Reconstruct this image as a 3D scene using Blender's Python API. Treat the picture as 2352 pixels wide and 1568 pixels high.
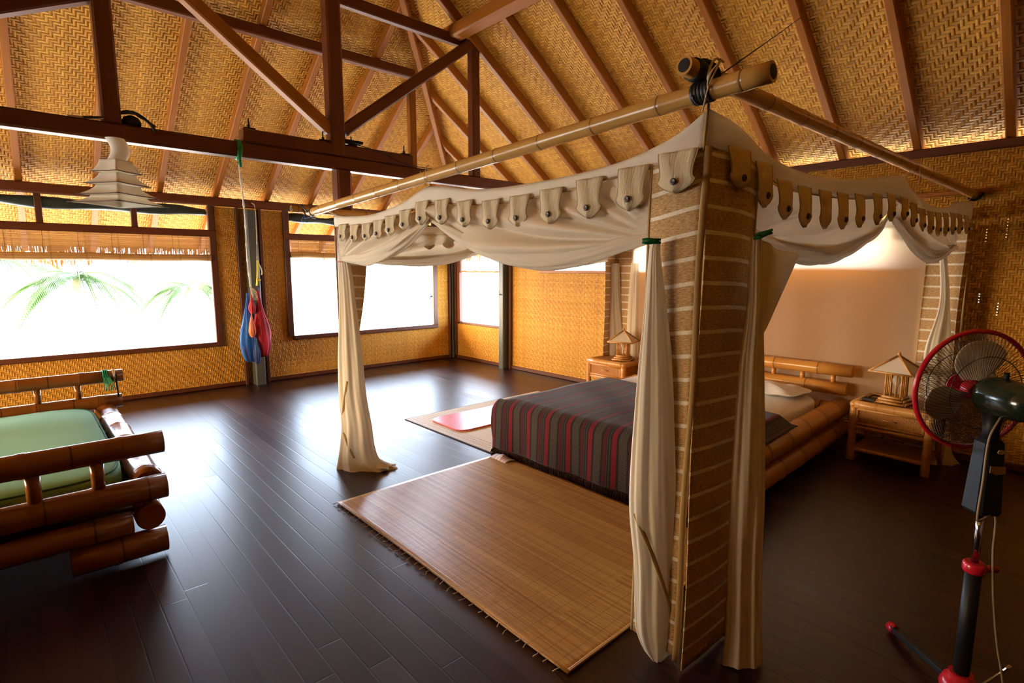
import bpy, math, random
from mathutils import Vector, Matrix
random.seed(7)
V = Vector
PI = math.pi
S = bpy.context.scene
for o in list(bpy.data.objects): bpy.data.objects.remove(o)

# ------------------------------------------------------------------ camera
YAW, PITCH, ROLL = math.radians(47.66), math.radians(7.685), math.radians(0.083)
fh = V((-math.sin(YAW), math.cos(YAW), 0)); rt = V((math.cos(YAW), math.sin(YAW), 0)); up = V((0, 0, 1))
FW = fh*math.cos(PITCH) - up*math.sin(PITCH); U0 = up*math.cos(PITCH) + fh*math.sin(PITCH)
RR = rt*math.cos(ROLL) + U0*math.sin(ROLL); UU = U0*math.cos(ROLL) - rt*math.sin(ROLL)
cd = bpy.data.cameras.new('camera'); cam = bpy.data.objects.new('camera', cd); S.collection.objects.link(cam)
M = Matrix((RR, UU, -FW)).transposed().to_4x4(); M.translation = V((7.6808, -5.5973, 1.55)); cam.matrix_world = M
cd.sensor_width = 36; cd.lens = 1232.05/2352*36; cd.clip_start = 0.05; cd.clip_end = 400
S.camera = cam
# ------------------------------------------------------------------ world (bright hazy sky), exposure
S.view_settings.view_transform = 'Standard'; S.view_settings.look = 'None'; S.view_settings.gamma = 1
S.view_settings.use_curve_mapping = False
S.view_settings.exposure = 1.6
S.cycles.sample_clamp_indirect = 6; S.cycles.caustics_reflective = False; S.cycles.caustics_refractive = False; S.cycles.use_light_tree = False; S.cycles.max_bounces = 7; S.cycles.glossy_bounces = 3; S.cycles.adaptive_threshold = .05; S.cycles.transmission_bounces = 6
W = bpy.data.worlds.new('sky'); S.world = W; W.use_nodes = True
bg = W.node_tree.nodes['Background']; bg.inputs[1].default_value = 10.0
# cool hazy sky; warmer, brighter side (-y) added to light the near canopy
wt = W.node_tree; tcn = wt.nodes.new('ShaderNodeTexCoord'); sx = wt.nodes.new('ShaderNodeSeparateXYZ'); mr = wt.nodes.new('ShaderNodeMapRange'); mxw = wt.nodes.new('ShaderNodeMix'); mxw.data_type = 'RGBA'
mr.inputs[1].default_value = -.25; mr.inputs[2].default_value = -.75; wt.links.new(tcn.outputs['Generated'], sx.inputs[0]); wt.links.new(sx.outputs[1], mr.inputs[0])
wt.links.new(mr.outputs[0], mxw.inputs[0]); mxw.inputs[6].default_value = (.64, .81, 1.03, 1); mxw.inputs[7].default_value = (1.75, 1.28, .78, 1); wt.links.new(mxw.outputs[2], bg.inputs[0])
# light portals in the openings (they only guide the sampling of the sky)
def portal(c, sx, sy, n):
    l = bpy.data.lights.new('portal', 'AREA'); l.shape = 'RECTANGLE'; l.size = sx; l.size_y = sy; l.cycles.is_portal = True
    o = bpy.data.objects.new('portal', l); S.collection.objects.link(o); o.location = c
    z = -V(n); y = V((0, 0, 1)); x = y.cross(z); m = Matrix((x, y, z)).transposed().to_4x4(); m.translation = V(c); o.matrix_world = m
portal((-.08, -5.69, 1.47), 3.9, 1.76, (1, 0, 0)); portal((-.08, -1.6, 1.47), 2.45, 1.76, (1, 0, 0))
portal((.755, .08, 1.30), 1.14, 1.34, (0, -1, 0)); portal((5.76, .08, 1.815), 1.34, .55, (0, -1, 0)); portal((3.26, .08, 1.79), 2.1, .60, (0, -1, 0))
portal((2.4, -8.70, 1.35), 2.45, 1.52, (0, 1, 0)); portal((4.7, .12, 2.62), 9.4, .14, (0, -1, 0))

# ------------------------------------------------------------------ node helpers
class NT:
    def __init__(s, name):
        s.m = bpy.data.materials.new(name); s.m.use_nodes = True; s.t = s.m.node_tree
        s.b = s.t.nodes['Principled BSDF']; s.out = s.t.nodes['Material Output']
        s.uv = s.t.nodes.new('ShaderNodeUVMap').outputs[0]
    def n(s, typ, **kw):
        nd = s.t.nodes.new(typ)
        for k, v in kw.items(): setattr(nd, k, v)
        return nd
    def put(s, sock, v):
        if isinstance(v, bpy.types.NodeSocket): s.t.links.new(v, sock)
        elif isinstance(v, (tuple, list)) and len(v) == 3 and sock.type == 'RGBA': sock.default_value = (*v, 1)
        else: sock.default_value = v
    def mth(s, op, a, b=None, c=None):
        nd = s.n('ShaderNodeMath', operation=op); s.put(nd.inputs[0], a)
        if b is not None: s.put(nd.inputs[1], b)
        if c is not None: s.put(nd.inputs[2], c)
        return nd.outputs[0]
    def sep(s, v=None):
        nd = s.n('ShaderNodeSeparateXYZ'); s.put(nd.inputs[0], v or s.uv); return nd.outputs[0], nd.outputs[1], nd.outputs[2]
    def comb(s, x, y, z=0.0):
        nd = s.n('ShaderNodeCombineXYZ'); s.put(nd.inputs[0], x); s.put(nd.inputs[1], y); s.put(nd.inputs[2], z); return nd.outputs[0]
    def noise(s, vec, scale=5, detail=3, rough=.5):
        nd = s.n('ShaderNodeTexNoise'); s.put(nd.inputs['Vector'], vec); nd.inputs['Scale'].default_value = scale
        nd.inputs['Detail'].default_value = detail; nd.inputs['Roughness'].default_value = rough; return nd.outputs[0]
    def white(s, vec):
        nd = s.n('ShaderNodeTexWhiteNoise', noise_dimensions='3D'); s.put(nd.inputs[0], vec); return nd.outputs[0]
    def mix(s, f, a, b):
        nd = s.n('ShaderNodeMix', data_type='RGBA'); s.put(nd.inputs[0], f); s.put(nd.inputs[6], a); s.put(nd.inputs[7], b); return nd.outputs[2]
    def fmix(s, f, a, b):
        nd = s.n('ShaderNodeMix', data_type='FLOAT'); s.put(nd.inputs[0], f); s.put(nd.inputs[2], a); s.put(nd.inputs[3], b); return nd.outputs[0]
    def rng(s, v, a, b, c=0., d=1.):
        nd = s.n('ShaderNodeMapRange'); s.put(nd.inputs[0], v)
        for i, x in enumerate((a, b, c, d)): s.put(nd.inputs[i+1], x)
        return nd.outputs[0]
    def ramp(s, f, stops, const=False):
        nd = s.n('ShaderNodeValToRGB'); s.put(nd.inputs[0], f); cr = nd.color_ramp
        if const: cr.interpolation = 'CONSTANT'
        while len(cr.elements) < len(stops): cr.elements.new(.5)
        for e, (p, c) in zip(cr.elements, stops): e.position = p; e.color = (*c, 1)
        return nd.outputs[0]
    def bump(s, h, st=.5, d=.01):
        nd = s.n('ShaderNodeBump'); s.put(nd.inputs['Height'], h); nd.inputs['Strength'].default_value = st; nd.inputs['Distance'].default_value = d
        s.t.links.new(nd.outputs[0], s.b.inputs['Normal']); return nd.outputs[0]
    def col(s, c): s.put(s.b.inputs['Base Color'], c)
    def rough(s, r): s.put(s.b.inputs['Roughness'], r)
    def spec(s, v): s.b.inputs['Specular IOR Level'].default_value = v
    def translucent(s, f, c=None):
        tr = s.n('ShaderNodeBsdfTranslucent'); mx = s.n('ShaderNodeMixShader'); mx.inputs[0].default_value = f
        if c is None and s.b.inputs['Base Color'].links: c = s.b.inputs['Base Color'].links[0].from_socket
        s.put(tr.inputs[0], c if c is not None else tuple(s.b.inputs['Base Color'].default_value)[:3])
        s.t.links.new(s.b.outputs[0], mx.inputs[1]); s.t.links.new(tr.outputs[0], mx.inputs[2]); s.t.links.new(mx.outputs[0], s.out.inputs[0])

def plain(name, c, r=.6, metal=0., spec=.5, nscale=30, var=.12):
    t = NT(name); tc = t.n('ShaderNodeTexCoord').outputs['Object']
    nz = t.noise(tc, nscale, 2)
    t.col(t.mix(nz, tuple(x*(1-var) for x in c), tuple(min(1, x*(1+var)) for x in c))); t.rough(r); t.b.inputs['Metallic'].default_value = metal; t.spec(spec)
    return t.m

def mat_weave(name, c_lo, c_hi, s=.022, dep=.006, trans=0., rot=False):
    t = NT(name); x, y, _ = t.sep()
    if rot: x, y = y, x
    wob = t.noise(t.uv, 6, 2); x = t.mth('ADD', x, t.mth('MULTIPLY', wob, .012)); y = t.mth('ADD', y, t.mth('MULTIPLY', wob, .02))
    U = t.mth('DIVIDE', x, s); Vv = t.mth('DIVIDE', y, s)
    fu, fv = t.mth('FLOOR', U), t.mth('FLOOR', Vv); gu, gv = t.mth('FRACT', U), t.mth('FRACT', Vv)
    k = t.mth('LESS_THAN', t.mth('FLOORED_MODULO', t.mth('ADD', fu, fv), 4.), 1.5)
    prof = t.fmix(k, t.mth('ABSOLUTE', t.mth('SUBTRACT', gu, .5)), t.mth('ABSOLUTE', t.mth('SUBTRACT', gv, .5)))
    h = t.mth('SUBTRACT', 1., t.mth('MULTIPLY', t.mth('MULTIPLY', prof, prof), 4.))
    ident = t.fmix(k, fu, t.mth('ADD', fv, 77.3)); r1 = t.white(t.comb(ident, k, 0.))
    big = t.noise(t.uv, 1.2, 3); r2 = t.white(t.comb(fu, fv, 3.))
    f = t.mth('ADD', t.mth('MULTIPLY', r1, .45), t.mth('MULTIPLY', big, .4)); f = t.mth('ADD', f, t.mth('MULTIPLY', r2, .15))
    c = t.mix(f, c_lo, c_hi); seam = t.rng(h, 0., .38, .38, 1.)
    sc = t.n('ShaderNodeVectorMath', operation='SCALE'); t.put(sc.inputs[0], c); t.put(sc.inputs[3], seam)
    t.col(sc.outputs[0]); t.rough(.55); t.spec(.3); t.bump(h, .9, dep)
    if trans: t.translucent(trans)
    return t.m

def mat_wood(name, a, b, r=.45, sc=(3., 60.), spec=.4, knots=False):
    t = NT(name); x, y, _ = t.sep(); nz = t.noise(t.comb(t.mth('MULTIPLY', x, sc[0]), t.mth('MULTIPLY', y, sc[1])), 1., 4, .6)
    nb = t.noise(t.uv, 1.5, 2); f = t.mth('ADD', t.mth('MULTIPLY', nz, .8), t.mth('MULTIPLY', nb, .3))
    t.col(t.mix(f, a, b)); t.rough(r); t.spec(spec); t.bump(nz, .15, .004); return t.m

def mat_bamboo(name, a, b, dark, sp=.30, r=.28):
    t = NT(name); x, y, _ = t.sep(); nz = t.noise(t.comb(t.mth('MULTIPLY', x, 2.), t.mth('MULTIPLY', y, 45.)), 1., 3)
    big = t.noise(t.uv, 2.5, 2); fx = t.mth('FRACT', t.mth('DIVIDE', x, sp)); d = t.mth('ABSOLUTE', t.mth('SUBTRACT', fx, .5))
    ring = t.rng(d, 0., .016, 1., 0.); near = t.rng(d, 0., .09, .35, 0.)
    c = t.mix(t.mth('ADD', t.mth('MULTIPLY', nz, .5), t.mth('MULTIPLY', big, .5)), a, b)
    c = t.mix(near, c, tuple(.5*(p+q) for p, q in zip(b, dark))); c = t.mix(ring, c, dark)
    t.col(c); t.rough(r); t.spec(.5); t.bump(nz, .08, .003); return t.m

def mat_cloth(name, c, tr=.35, r=.85, fine=350):
    t = NT(name); tc = t.n('ShaderNodeTexCoord').outputs['Object']; n1 = t.noise(tc, 4, 3); n2 = t.noise(tc, fine, 1)
    t.col(t.mix(n1, tuple(x*.93 for x in c), c)); t.rough(r); t.spec(.15); t.bump(n2, .12, .002)
    if tr: t.translucent(tr, c)
    return t.m

def mat_floor():
    t = NT('dark stained planks'); x, y, _ = t.sep(); pw = .105
    row = t.mth('FLOOR', t.mth('DIVIDE', y, pw)); fr = t.mth('FRACT', t.mth('DIVIDE', y, pw))
    off = t.mth('MULTIPLY', t.white(t.comb(row, 1., 0.)), 3.); xx = t.mth('DIVIDE', t.mth('ADD', x, off), 2.6)
    px = t.mth('FLOOR', xx); fx = t.mth('FRACT', xx)
    rnd = t.white(t.comb(row, px, 5.)); gr = t.noise(t.comb(t.mth('MULTIPLY', x, 1.2), t.mth('MULTIPLY', y, 22.)), 1., 3)
    big = t.noise(t.uv, 1.3, 3); f = t.mth('ADD', t.mth('MULTIPLY', rnd, .75), .1)
    c = t.ramp(f, [(.0, (.012, .003, .0028)), (.5, (.026, .0065, .006)), (1., (.044, .012, .010))])
    se = t.mth('MINIMUM', t.mth('MINIMUM', fr, t.mth('SUBTRACT', 1., fr)), t.mth('MULTIPLY', t.mth('MINIMUM', fx, t.mth('SUBTRACT', 1., fx)), 25.))
    seam = t.rng(se, .0, .045, 0., 1.)
    c = t.mix(seam, (.008, .003, .002), c); t.col(c)
    rn = t.noise(t.uv, 4., 2); t.rough(t.fmix(rnd, .34, .40))
    t.spec(.45); h = seam
    t.bump(h, .3, .0015); return t.m

def mat_raffia(name, lo, hi, sp=.088, tr=.0):
    t = NT(name); x, y, _ = t.sep(); v = t.mth('FRACT', t.mth('DIVIDE', y, sp)); st = t.mth('LESS_THAN', v, .17)
    n1 = t.noise(t.comb(t.mth('MULTIPLY', x, 55.), t.mth('MULTIPLY', y, 330.)), 1., 3, .65)
    n2 = t.noise(t.comb(t.mth('MULTIPLY', x, 160.), t.mth('MULTIPLY', y, 60.)), 1., 2)
    c = t.mix(t.rng(n1, .3, .7), lo, hi); wh = t.mix(t.rng(n2, .35, .6), (.88, .80, .64), (.97, .94, .86)); c = t.mix(st, c, wh)
    t.col(c); t.rough(.75); t.spec(.15); t.bump(t.mth('ADD', n1, t.mth('MULTIPLY', st, .6)), .8, .004)
    if tr: t.translucent(tr)
    return t.m

def mat_ikat():
    t = NT('striped handwoven cloth'); x, y, _ = t.sep(); P = .205
    q = t.mth('DIVIDE', x, P); f = t.mth('FRACT', q); bk = (.012, .010, .010); gy = (.045, .036, .031); gd = (.014, .010, .010); rd = (.13, .005, .012); r2 = (.065, .006, .011)
    c = t.ramp(f, [(0, bk), (.06, rd), (.25, bk), (.30, gd), (.33, gy), (.37, gd), (.60, gy), (.64, gd), (.67, bk), (.72, r2), (.84, bk), (.87, gy), (.90, gd), (.96, gy)], True)
    inband = t.mth('MULTIPLY', t.mth('GREATER_THAN', f, .37), t.mth('LESS_THAN', f, .60))
    a = t.mth('ABSOLUTE', t.mth('SUBTRACT', t.mth('FRACT', t.mth('DIVIDE', y, .045)), .5)); b = t.mth('ABSOLUTE', t.mth('MULTIPLY', t.mth('SUBTRACT', f, .485), 3.4))
    di = t.mth('ADD', a, b); mot = t.mth('MULTIPLY', t.mth('GREATER_THAN', t.mth('SINE', t.mth('MULTIPLY', di, 24.)), .25), inband)
    c = t.mix(t.mth('MULTIPLY', mot, .8), c, (.12, .095, .075))
    th = t.noise(t.comb(t.mth('MULTIPLY', x, 500.), t.mth('MULTIPLY', y, 60.)), 1., 2); c = t.mix(t.rng(th, .55, .8, 0., .35), c, (.10, .07, .06))
    t.col(c); t.rough(.9); t.spec(.15); t.bump(th, .3, .002); t.b.inputs['Sheen Weight'].default_value = .12; return t.m

def mat_slatmat(name, lo, hi, pitch=.006, cross=.07, r=.42):
    t = NT(name); x, y, _ = t.sep(); row = t.mth('FLOOR', t.mth('DIVIDE', y, pitch)); fr = t.mth('FRACT', t.mth('DIVIDE', y, pitch))
    rn = t.white(t.comb(row, t.mth('FLOOR', t.mth('DIVIDE', x, .9)), 2.)); lg = t.rng(t.noise(t.comb(t.mth('MULTIPLY', x, 1.0), t.mth('MULTIPLY', y, 38.)), 1., 3), .3, .7)
    pr = t.mth('SUBTRACT', 1., t.mth('MULTIPLY', t.mth('ABSOLUTE', t.mth('SUBTRACT', fr, .5)), 2.))
    cr = t.mth('LESS_THAN', t.mth('ABSOLUTE', t.mth('SUBTRACT', t.mth('FRACT', t.mth('DIVIDE', x, cross)), .5)), .03)
    f = t.mth('ADD', t.mth('MULTIPLY', rn, .5), t.mth('MULTIPLY', lg, .55)); c = t.mix(f, lo, hi)
    c = t.mix(t.rng(pr, 0., .3, .7, 0.), c, tuple(v*.3 for v in lo)); c = t.mix(t.mth('MULTIPLY', cr, .35), c, tuple(v*.5 for v in lo))
    t.col(c); t.rough(r); t.spec(.5); t.bump(t.mth('ADD', pr, t.mth('MULTIPLY', cr, .5)), .5, .003); return t.m

def mat_rug():
    t = NT('pale patterned rug'); x, y, _ = t.sep()
    cell = .045; a = t.mth('SUBTRACT', t.mth('FRACT', t.mth('DIVIDE', x, cell)), .5); b = t.mth('SUBTRACT', t.mth('FRACT', t.mth('DIVIDE', y, cell)), .5)
    d = t.mth('ADD', t.mth('ABSOLUTE', a), t.mth('ABSOLUTE', b)); dia = t.mth('LESS_THAN', t.mth('ABSOLUTE', t.mth('SUBTRACT', d, .28)), .09)
    # border bands measured from the rug's edges (uv metres from its corner)
    e1 = t.mth('MINIMUM', x, t.mth('SUBTRACT', 1.40, x)); e2 = t.mth('MINIMUM', y, t.mth('SUBTRACT', 1.95, y)); e = t.mth('MINIMUM', e1, e2)
    band = t.mth('MULTIPLY', t.mth('GREATER_THAN', e, .03), t.mth('LESS_THAN', e, .17))
    n = t.noise(t.comb(t.mth('MULTIPLY', x, 3.), t.mth('MULTIPLY', y, 200.)), 1., 2)
    c = t.mix(n, (.62, .50, .32), (.80, .68, .48)); c = t.mix(t.mth('MULTIPLY', band, t.mth('MULTIPLY', dia, .75)), c, (.16, .06, .05))
    c = t.mix(t.mth('LESS_THAN', e, .012), c, (.05, .03, .025)); t.col(c); t.rough(.6); t.bump(n, .3, .002); return t.m

WEAVE_WALL = mat_weave('woven bamboo wall matting', (.42, .165, .012), (.82, .42, .050), .020, .006, .0)
WEAVE_ROOF = mat_weave('woven bamboo ceiling matting', (.44, .17, .012), (.86, .44, .050), .026, .008, .0)
WOOD = mat_wood('reddish brown timber', (.070, .014, .003), (.17, .040, .008), .42)
WOOD_L = mat_wood('lighter rafter timber', (.22, .062, .004), (.46, .16, .015), .45)
WOOD_D = mat_wood('dark frame timber', (.06, .016, .005), (.13, .036, .011), .45)
GREYPOST = mat_wood('grey painted post', (.055, .058, .048), (.10, .105, .09), .45)
BAM = mat_bamboo('golden bamboo', (.50, .25, .055), (.68, .38, .10), (.14, .05, .015), .30, .25)
BAM_BED = mat_bamboo('amber varnished bamboo', (.46, .19, .035), (.66, .31, .065), (.13, .04, .01), .38, .25)
BAM_RED = mat_bamboo('reddish varnished bamboo', (.17, .050, .008), (.30, .10, .018), (.07, .018, .005), .42, .22)
RAT = mat_bamboo('rattan cane', (.46, .20, .045), (.62, .31, .08), (.16, .06, .018), .12, .32)
CREAM = mat_cloth('cream cotton', (.93, .87, .75), .25)
CREAM_T = mat_cloth('thin cream cotton', (.95, .89, .78), .52)
TAB = mat_cloth('beige tab cloth', (.86, .70, .46), .22, .9, 120)
SHEET = mat_cloth('white cotton sheet', (.88, .84, .80), 0)
RAFFIA = mat_raffia('raffia panel', (.30, .165, .05), (.88, .62, .33))
SEAM = mat_cloth('tan seam tape', (.46, .32, .15), .0)
IKAT = mat_ikat()
BLK = plain('black plastic', (.007, .007, .007), .5, 0, .3)
STEEL = plain('dark bolt steel', (.04, .035, .03), .4, .8)
STRING = plain('pale string', (.62, .5, .34), .8)
PAPER = mat_cloth('white lamp paper', (.85, .78, .66), .35)

# ------------------------------------------------------------------ mesh builder
LOCAL = set()      # things whose parts are modelled in the thing's own coordinates
class MB:
    def __init__(s): s.v = []; s.f = []; s.uv = []; s.sm = []
    def face(s, idx, uv=None, smooth=False): s.f.append(tuple(idx)); s.uv.append(uv); s.sm.append(smooth)
    def quad(s, *p, uv=None):
        i = len(s.v); s.v += [tuple(q) for q in p]; s.face(range(i, i+len(p)), uv); return s
    def box(s, a, b):
        x0, y0, z0 = (min(p, q) for p, q in zip(a, b)); x1, y1, z1 = (max(p, q) for p, q in zip(a, b)); i = len(s.v)
        s.v += [(x0,y0,z0),(x1,y0,z0),(x1,y1,z0),(x0,y1,z0),(x0,y0,z1),(x1,y0,z1),(x1,y1,z1),(x0,y1,z1)]
        for f in ((0,3,2,1),(4,5,6,7),(0,1,5,4),(1,2,6,5),(2,3,7,6),(3,0,4,7)): s.face([i+k for k in f])
        return s
    def bar(s, p, q, w, h, upv=(0, 0, 1), bev=.12):
        """squared timber from p to q, width w, height h, chamfered edges, grain along u"""
        p, q = V(p), V(q); d = (q-p); L = d.length; d.normalize(); u = V(upv); sd = d.cross(u)
        if sd.length < 1e-4: sd = d.cross(V((0, 1, 0)))
        sd.normalize(); u = sd.cross(d); c = min(w, h)*bev; pr = []
        for sx, sy in ((1, 1), (-1, 1), (-1, -1), (1, -1)):
            a, b = (sx*(w/2), sy*(h/2-c)), (sx*(w/2-c), sy*(h/2))
            pr += [a, b] if sx*sy > 0 else [b, a]
        n = len(pr); i = len(s.v)
        for P in (p, q):
            for a, b in pr: s.v.append(tuple(P+sd*a+u*b))
        per = 0; off = random.random()*5
        for k in range(n):
            k2 = (k+1) % n; l = math.dist(pr[k], pr[k2])
            s.face((i+k, i+k2, i+n+k2, i+n+k), [(off, per), (off, per+l), (off+L, per+l), (off+L, per)]); per += l
        s.face([i+n-1-k for k in range(n)]); s.face([i+n+k for k in range(n)]); return s
    def tube(s, pts, r, seg=10, caps=True, ell=None, uoff=0., rfun=None, upv=None):
        """swept tube; r number or list; ell: list of (rw, rd) half sizes; rfun(k,phi)->factor"""
        pts = [V(p) for p in pts]; n = len(pts); i0 = len(s.v); L = 0.; prev = None; Ls = []
        for k, p in enumerate(pts):
            d = (pts[min(k+1, n-1)] - pts[max(k-1, 0)]).normalized()
            if k: L += (p-pts[k-1]).length
            Ls.append(L)
            if upv is not None: a = V(upv) - d*V(upv).dot(d)
            elif prev is None: a = V((0, 0, 1)) - d*d.z if abs(d.z) < .95 else V((0, 1, 0)) - d*d.y
            else: a = prev - d*prev.dot(d)
            a.normalize(); prev = a; b = d.cross(a)
            for j in range(seg):
                ph = 2*PI*j/seg; ra, rb = ell[k] if ell else ((r[k],)*2 if isinstance(r, (list, tuple)) else (r, r)); fac = rfun(k, ph) if rfun else 1.
                s.v.append(tuple(p + a*(math.cos(ph)*ra*fac) + b*(math.sin(ph)*rb*fac)))
        r0 = (r[0] if isinstance(r, (list, tuple)) else r) if not ell else max(ell[0])
        for k in range(n-1):
            for j in range(seg):
                j2 = (j+1) % seg; a, b = i0+k*seg+j, i0+k*seg+j2; c, d = b+seg, a+seg; v0, v1 = j/seg*2*PI*r0, (j+1)/seg*2*PI*r0
                s.face((a, b, c, d), [(uoff+Ls[k], v0), (uoff+Ls[k], v1), (uoff+Ls[k+1], v1), (uoff+Ls[k+1], v0)], True)
        if caps:
            s.face([i0+seg-1-j for j in range(seg)]); s.face([i0+(n-1)*seg+j for j in range(seg)])
        return s
    def bamboo(s, p, q, r, sp=.30, seg=16, taper=0., sag=0., off=None, hollow=False):
        """bamboo culm: swollen node rings every sp metres (matching the ring marks in the material)"""
        p, q = V(p), V(q); L = (q-p).length; off = random.random()*sp if off is None else off; ts = {0., L}
        k = math.floor((off)/sp)
        nodes = [x for x in [(m+.5)*sp-off for m in range(-1, int(L/sp)+3)] if .02 < x < L-.02]
        for x in nodes:
            for e in (-.03, -.010, -.004, 0, .004, .010, .03):
                if 0 < x+e < L: ts.add(x+e)
        m = max(2, int(L/.25))
        for j in range(m): ts.add(L*j/m)
        ts = sorted(ts); pts = []; rs = []
        for x in ts:
            P = p.lerp(q, x/L); P.z -= sag*4*(x/L)*(1-x/L); pts.append(P)
            dn = min([abs(x-nx) for nx in nodes] or [1]); b = 1.
            if dn < .002: b = 1.015
            elif dn < .0065: b = 1.06
            elif dn < .0125: b = 1.045
            rs.append(r*b*(1-taper*x/L))
        if hollow:
            d = (q-p).normalized(); rs = [rs[0]*.72, rs[0]*.72]+rs; pts = [pts[0]+d*.05, pts[0]]+pts
            i = len(s.v); s.tube(pts, rs, seg, True, uoff=off)
        else: s.tube(pts, rs, seg, True, uoff=off)
        return s
    def lathe(s, prof, origin=(0, 0, 0), axis=(0, 0, 1), seg=24, caps=True):
        o, ax = V(origin), V(axis).normalized(); a = ax.orthogonal().normalized(); b = ax.cross(a); i = len(s.v); n = len(prof)
        for r, h in prof:
            for j in range(seg):
                ph = 2*PI*j/seg; s.v.append(tuple(o + ax*h + (a*math.cos(ph)+b*math.sin(ph))*r))
        for k in range(n-1):
            for j in range(seg):
                j2 = (j+1) % seg; s.face((i+k*seg+j, i+k*seg+j2, i+(k+1)*seg+j2, i+(k+1)*seg+j), None, True)
        if caps: s.face([i+seg-1-j for j in range(seg)]); s.face([i+(n-1)*seg+j for j in range(seg)])
        return s
    def grid(s, fn, nu, nv, uvf=None, smooth=True, keep=None):
        i = len(s.v); P = {}
        for a in range(nu+1):
            for b in range(nv+1): s.v.append(tuple(fn(a/nu, b/nv)))
        for a in range(nu):
            for b in range(nv):
                if keep and not keep((a+.5)/nu, (b+.5)/nv): continue
                q = (i+a*(nv+1)+b, i+(a+1)*(nv+1)+b, i+(a+1)*(nv+1)+b+1, i+a*(nv+1)+b+1)
                uv = [uvf(x/nu, y/nv) for x, y in ((a, b), (a+1, b), (a+1, b+1), (a, b+1))] if uvf else None
                s.face(q, uv, smooth)
        return s
    def prism(s, outline, n, th):
        """flat outline (list of 3d points) extruded by th along n"""
        n = V(n).normalized()*th; i = len(s.v); k = len(outline)
        s.v += [tuple(V(p)) for p in outline] + [tuple(V(p)+n) for p in outline]
        s.face([i+j for j in range(k)]); s.face([i+2*k-1-j for j in range(k)])
        for j in range(k): j2 = (j+1) % k; s.face((i+j, i+k+j, i+k+j2, i+j2))
        return s
    def build(s, name, mat, parent=None, solid=0., loc=None):
        me = bpy.data.meshes.new(name); me.from_pydata(s.v, [], s.f); uvl = me.uv_layers.new(name='UVMap')
        for pi, p in enumerate(me.polygons):
            p.use_smooth = s.sm[pi]; u = s.uv[pi]
            if u is None:
                n = p.normal; ax = max(range(3), key=lambda k: abs(n[k]))
            for li, l in enumerate(p.loop_indices):
                if u is not None: uvl.data[l].uv = u[li]
                else:
                    co = me.vertices[me.loops[l].vertex_index].co
                    uvl.data[l].uv = (co[1], co[2]) if ax == 0 else (co[0], co[2]) if ax == 1 else (co[0], co[1])
        me.materials.append(mat); me.validate(); o = bpy.data.objects.new(name, me); S.collection.objects.link(o)
        if parent is not None:
            o.parent = parent
            if parent.type == 'EMPTY' and parent.name not in LOCAL: o.matrix_parent_inverse = Matrix.Translation(-parent.location)
        if solid:
            md = o.modifiers.new('thickness', 'SOLIDIFY'); md.thickness = solid; md.offset = 0
        return o

def tag(o, label=None, cat=None, group=None, kind=None):
    if label: o['label'] = label
    if cat: o['category'] = cat
    if group: o['group'] = group
    if kind: o['kind'] = kind
    return o
def thing(name, loc, label, cat, group=None, kind=None):
    o = bpy.data.objects.new(name, None); S.collection.objects.link(o); o.location = loc; o.empty_display_size = .05
    return tag(o, label, cat, group, kind)
def struct(o): o['kind'] = 'structure'; return o
def interp(pts, x):
    if x <= pts[0][0]: return pts[0][1]
    for (a, b), (c, d) in zip(pts, pts[1:]):
        if x <= c: return b + (d-b)*(x-a)/(c-a)
    return pts[-1][1]
def smooth_interp(pts, x):
    """Catmull-Rom through (x, y) points"""
    if x <= pts[0][0]: return pts[0][1]
    if x >= pts[-1][0]: return pts[-1][1]
    for k in range(len(pts)-1):
        if x <= pts[k+1][0]:
            x1, y1 = pts[k]; x2, y2 = pts[k+1]; t = (x-x1)/(x2-x1)
            m1 = (y2-pts[k-1][1])/(x2-pts[k-1][0]) if k else (y2-y1)/(x2-x1)
            m2 = (pts[k+2][1]-y1)/(pts[k+2][0]-x1) if k+2 < len(pts) else (y2-y1)/(x2-x1)
            h = x2-x1; return (2*t**3-3*t**2+1)*y1 + (t**3-2*t**2+t)*h*m1 + (-2*t**3+3*t**2)*y2 + (t**3-t**2)*h*m2
def curve3(pts, n):
    """resample 3d polyline by Catmull-Rom"""
    pts = [V(p) for p in pts]; L = [0.]
    for a, b in zip(pts, pts[1:]): L.append(L[-1]+(b-a).length)
    return [V([smooth_interp([(l, p[c]) for l, p in zip(L, pts)], L[-1]*k/n) for c in range(3)]) for k in range(n+1)]

# =================================================================== THE ROOM
RX, RY = 9.4, -8.6          # room runs x 0..RX, y RY..0 ; wall_left is x=0, wall_back is y=0
fl = MB(); fl.box((-.1, RY-.1, -.08), (RX+.1, .1, 0)); struct(fl.build('floor', mat_floor()))
def zA(x, o=0.): return 2.53 + .68*x + o       # ceiling matting above the left wall
def zB(y, o=0.): return 2.63 - .68*y + o       # and above the back wall
AP1, AP2 = (4.45, -4.30, 5.554), (4.95, -4.30, 5.554)
EX0, EX1, EY0, EY1, EZ = -1.05, RX+1.05, RY-1.05, 1.2, 1.816
C00, C01, C11, C10 = (EX0, EY1, EZ), (EX1, EY1, EZ), (EX1, EY0, EZ), (EX0, EY0, EZ)
def roof_piece(pts, uvax, name='ceiling'):
    m = MB(); uv = [((p[1], p[0]*1.209) if uvax == 'A' else (p[0], p[1]*1.209)) for p in pts]
    m.quad(*pts, uv=uv); o = m.build(name, WEAVE_ROOF); struct(o); return o
roof_piece([C10, C00, AP1], 'A'); roof_piece([C00, C01, AP2, AP1], 'B'); roof_piece([C01, C11, AP2], 'A'); roof_piece([C11, C10, AP1, AP2], 'B')
THATCH = plain('dry thatch', (.42, .24, .07), .9, 0, .1, 60, .4)
th = MB()
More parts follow.
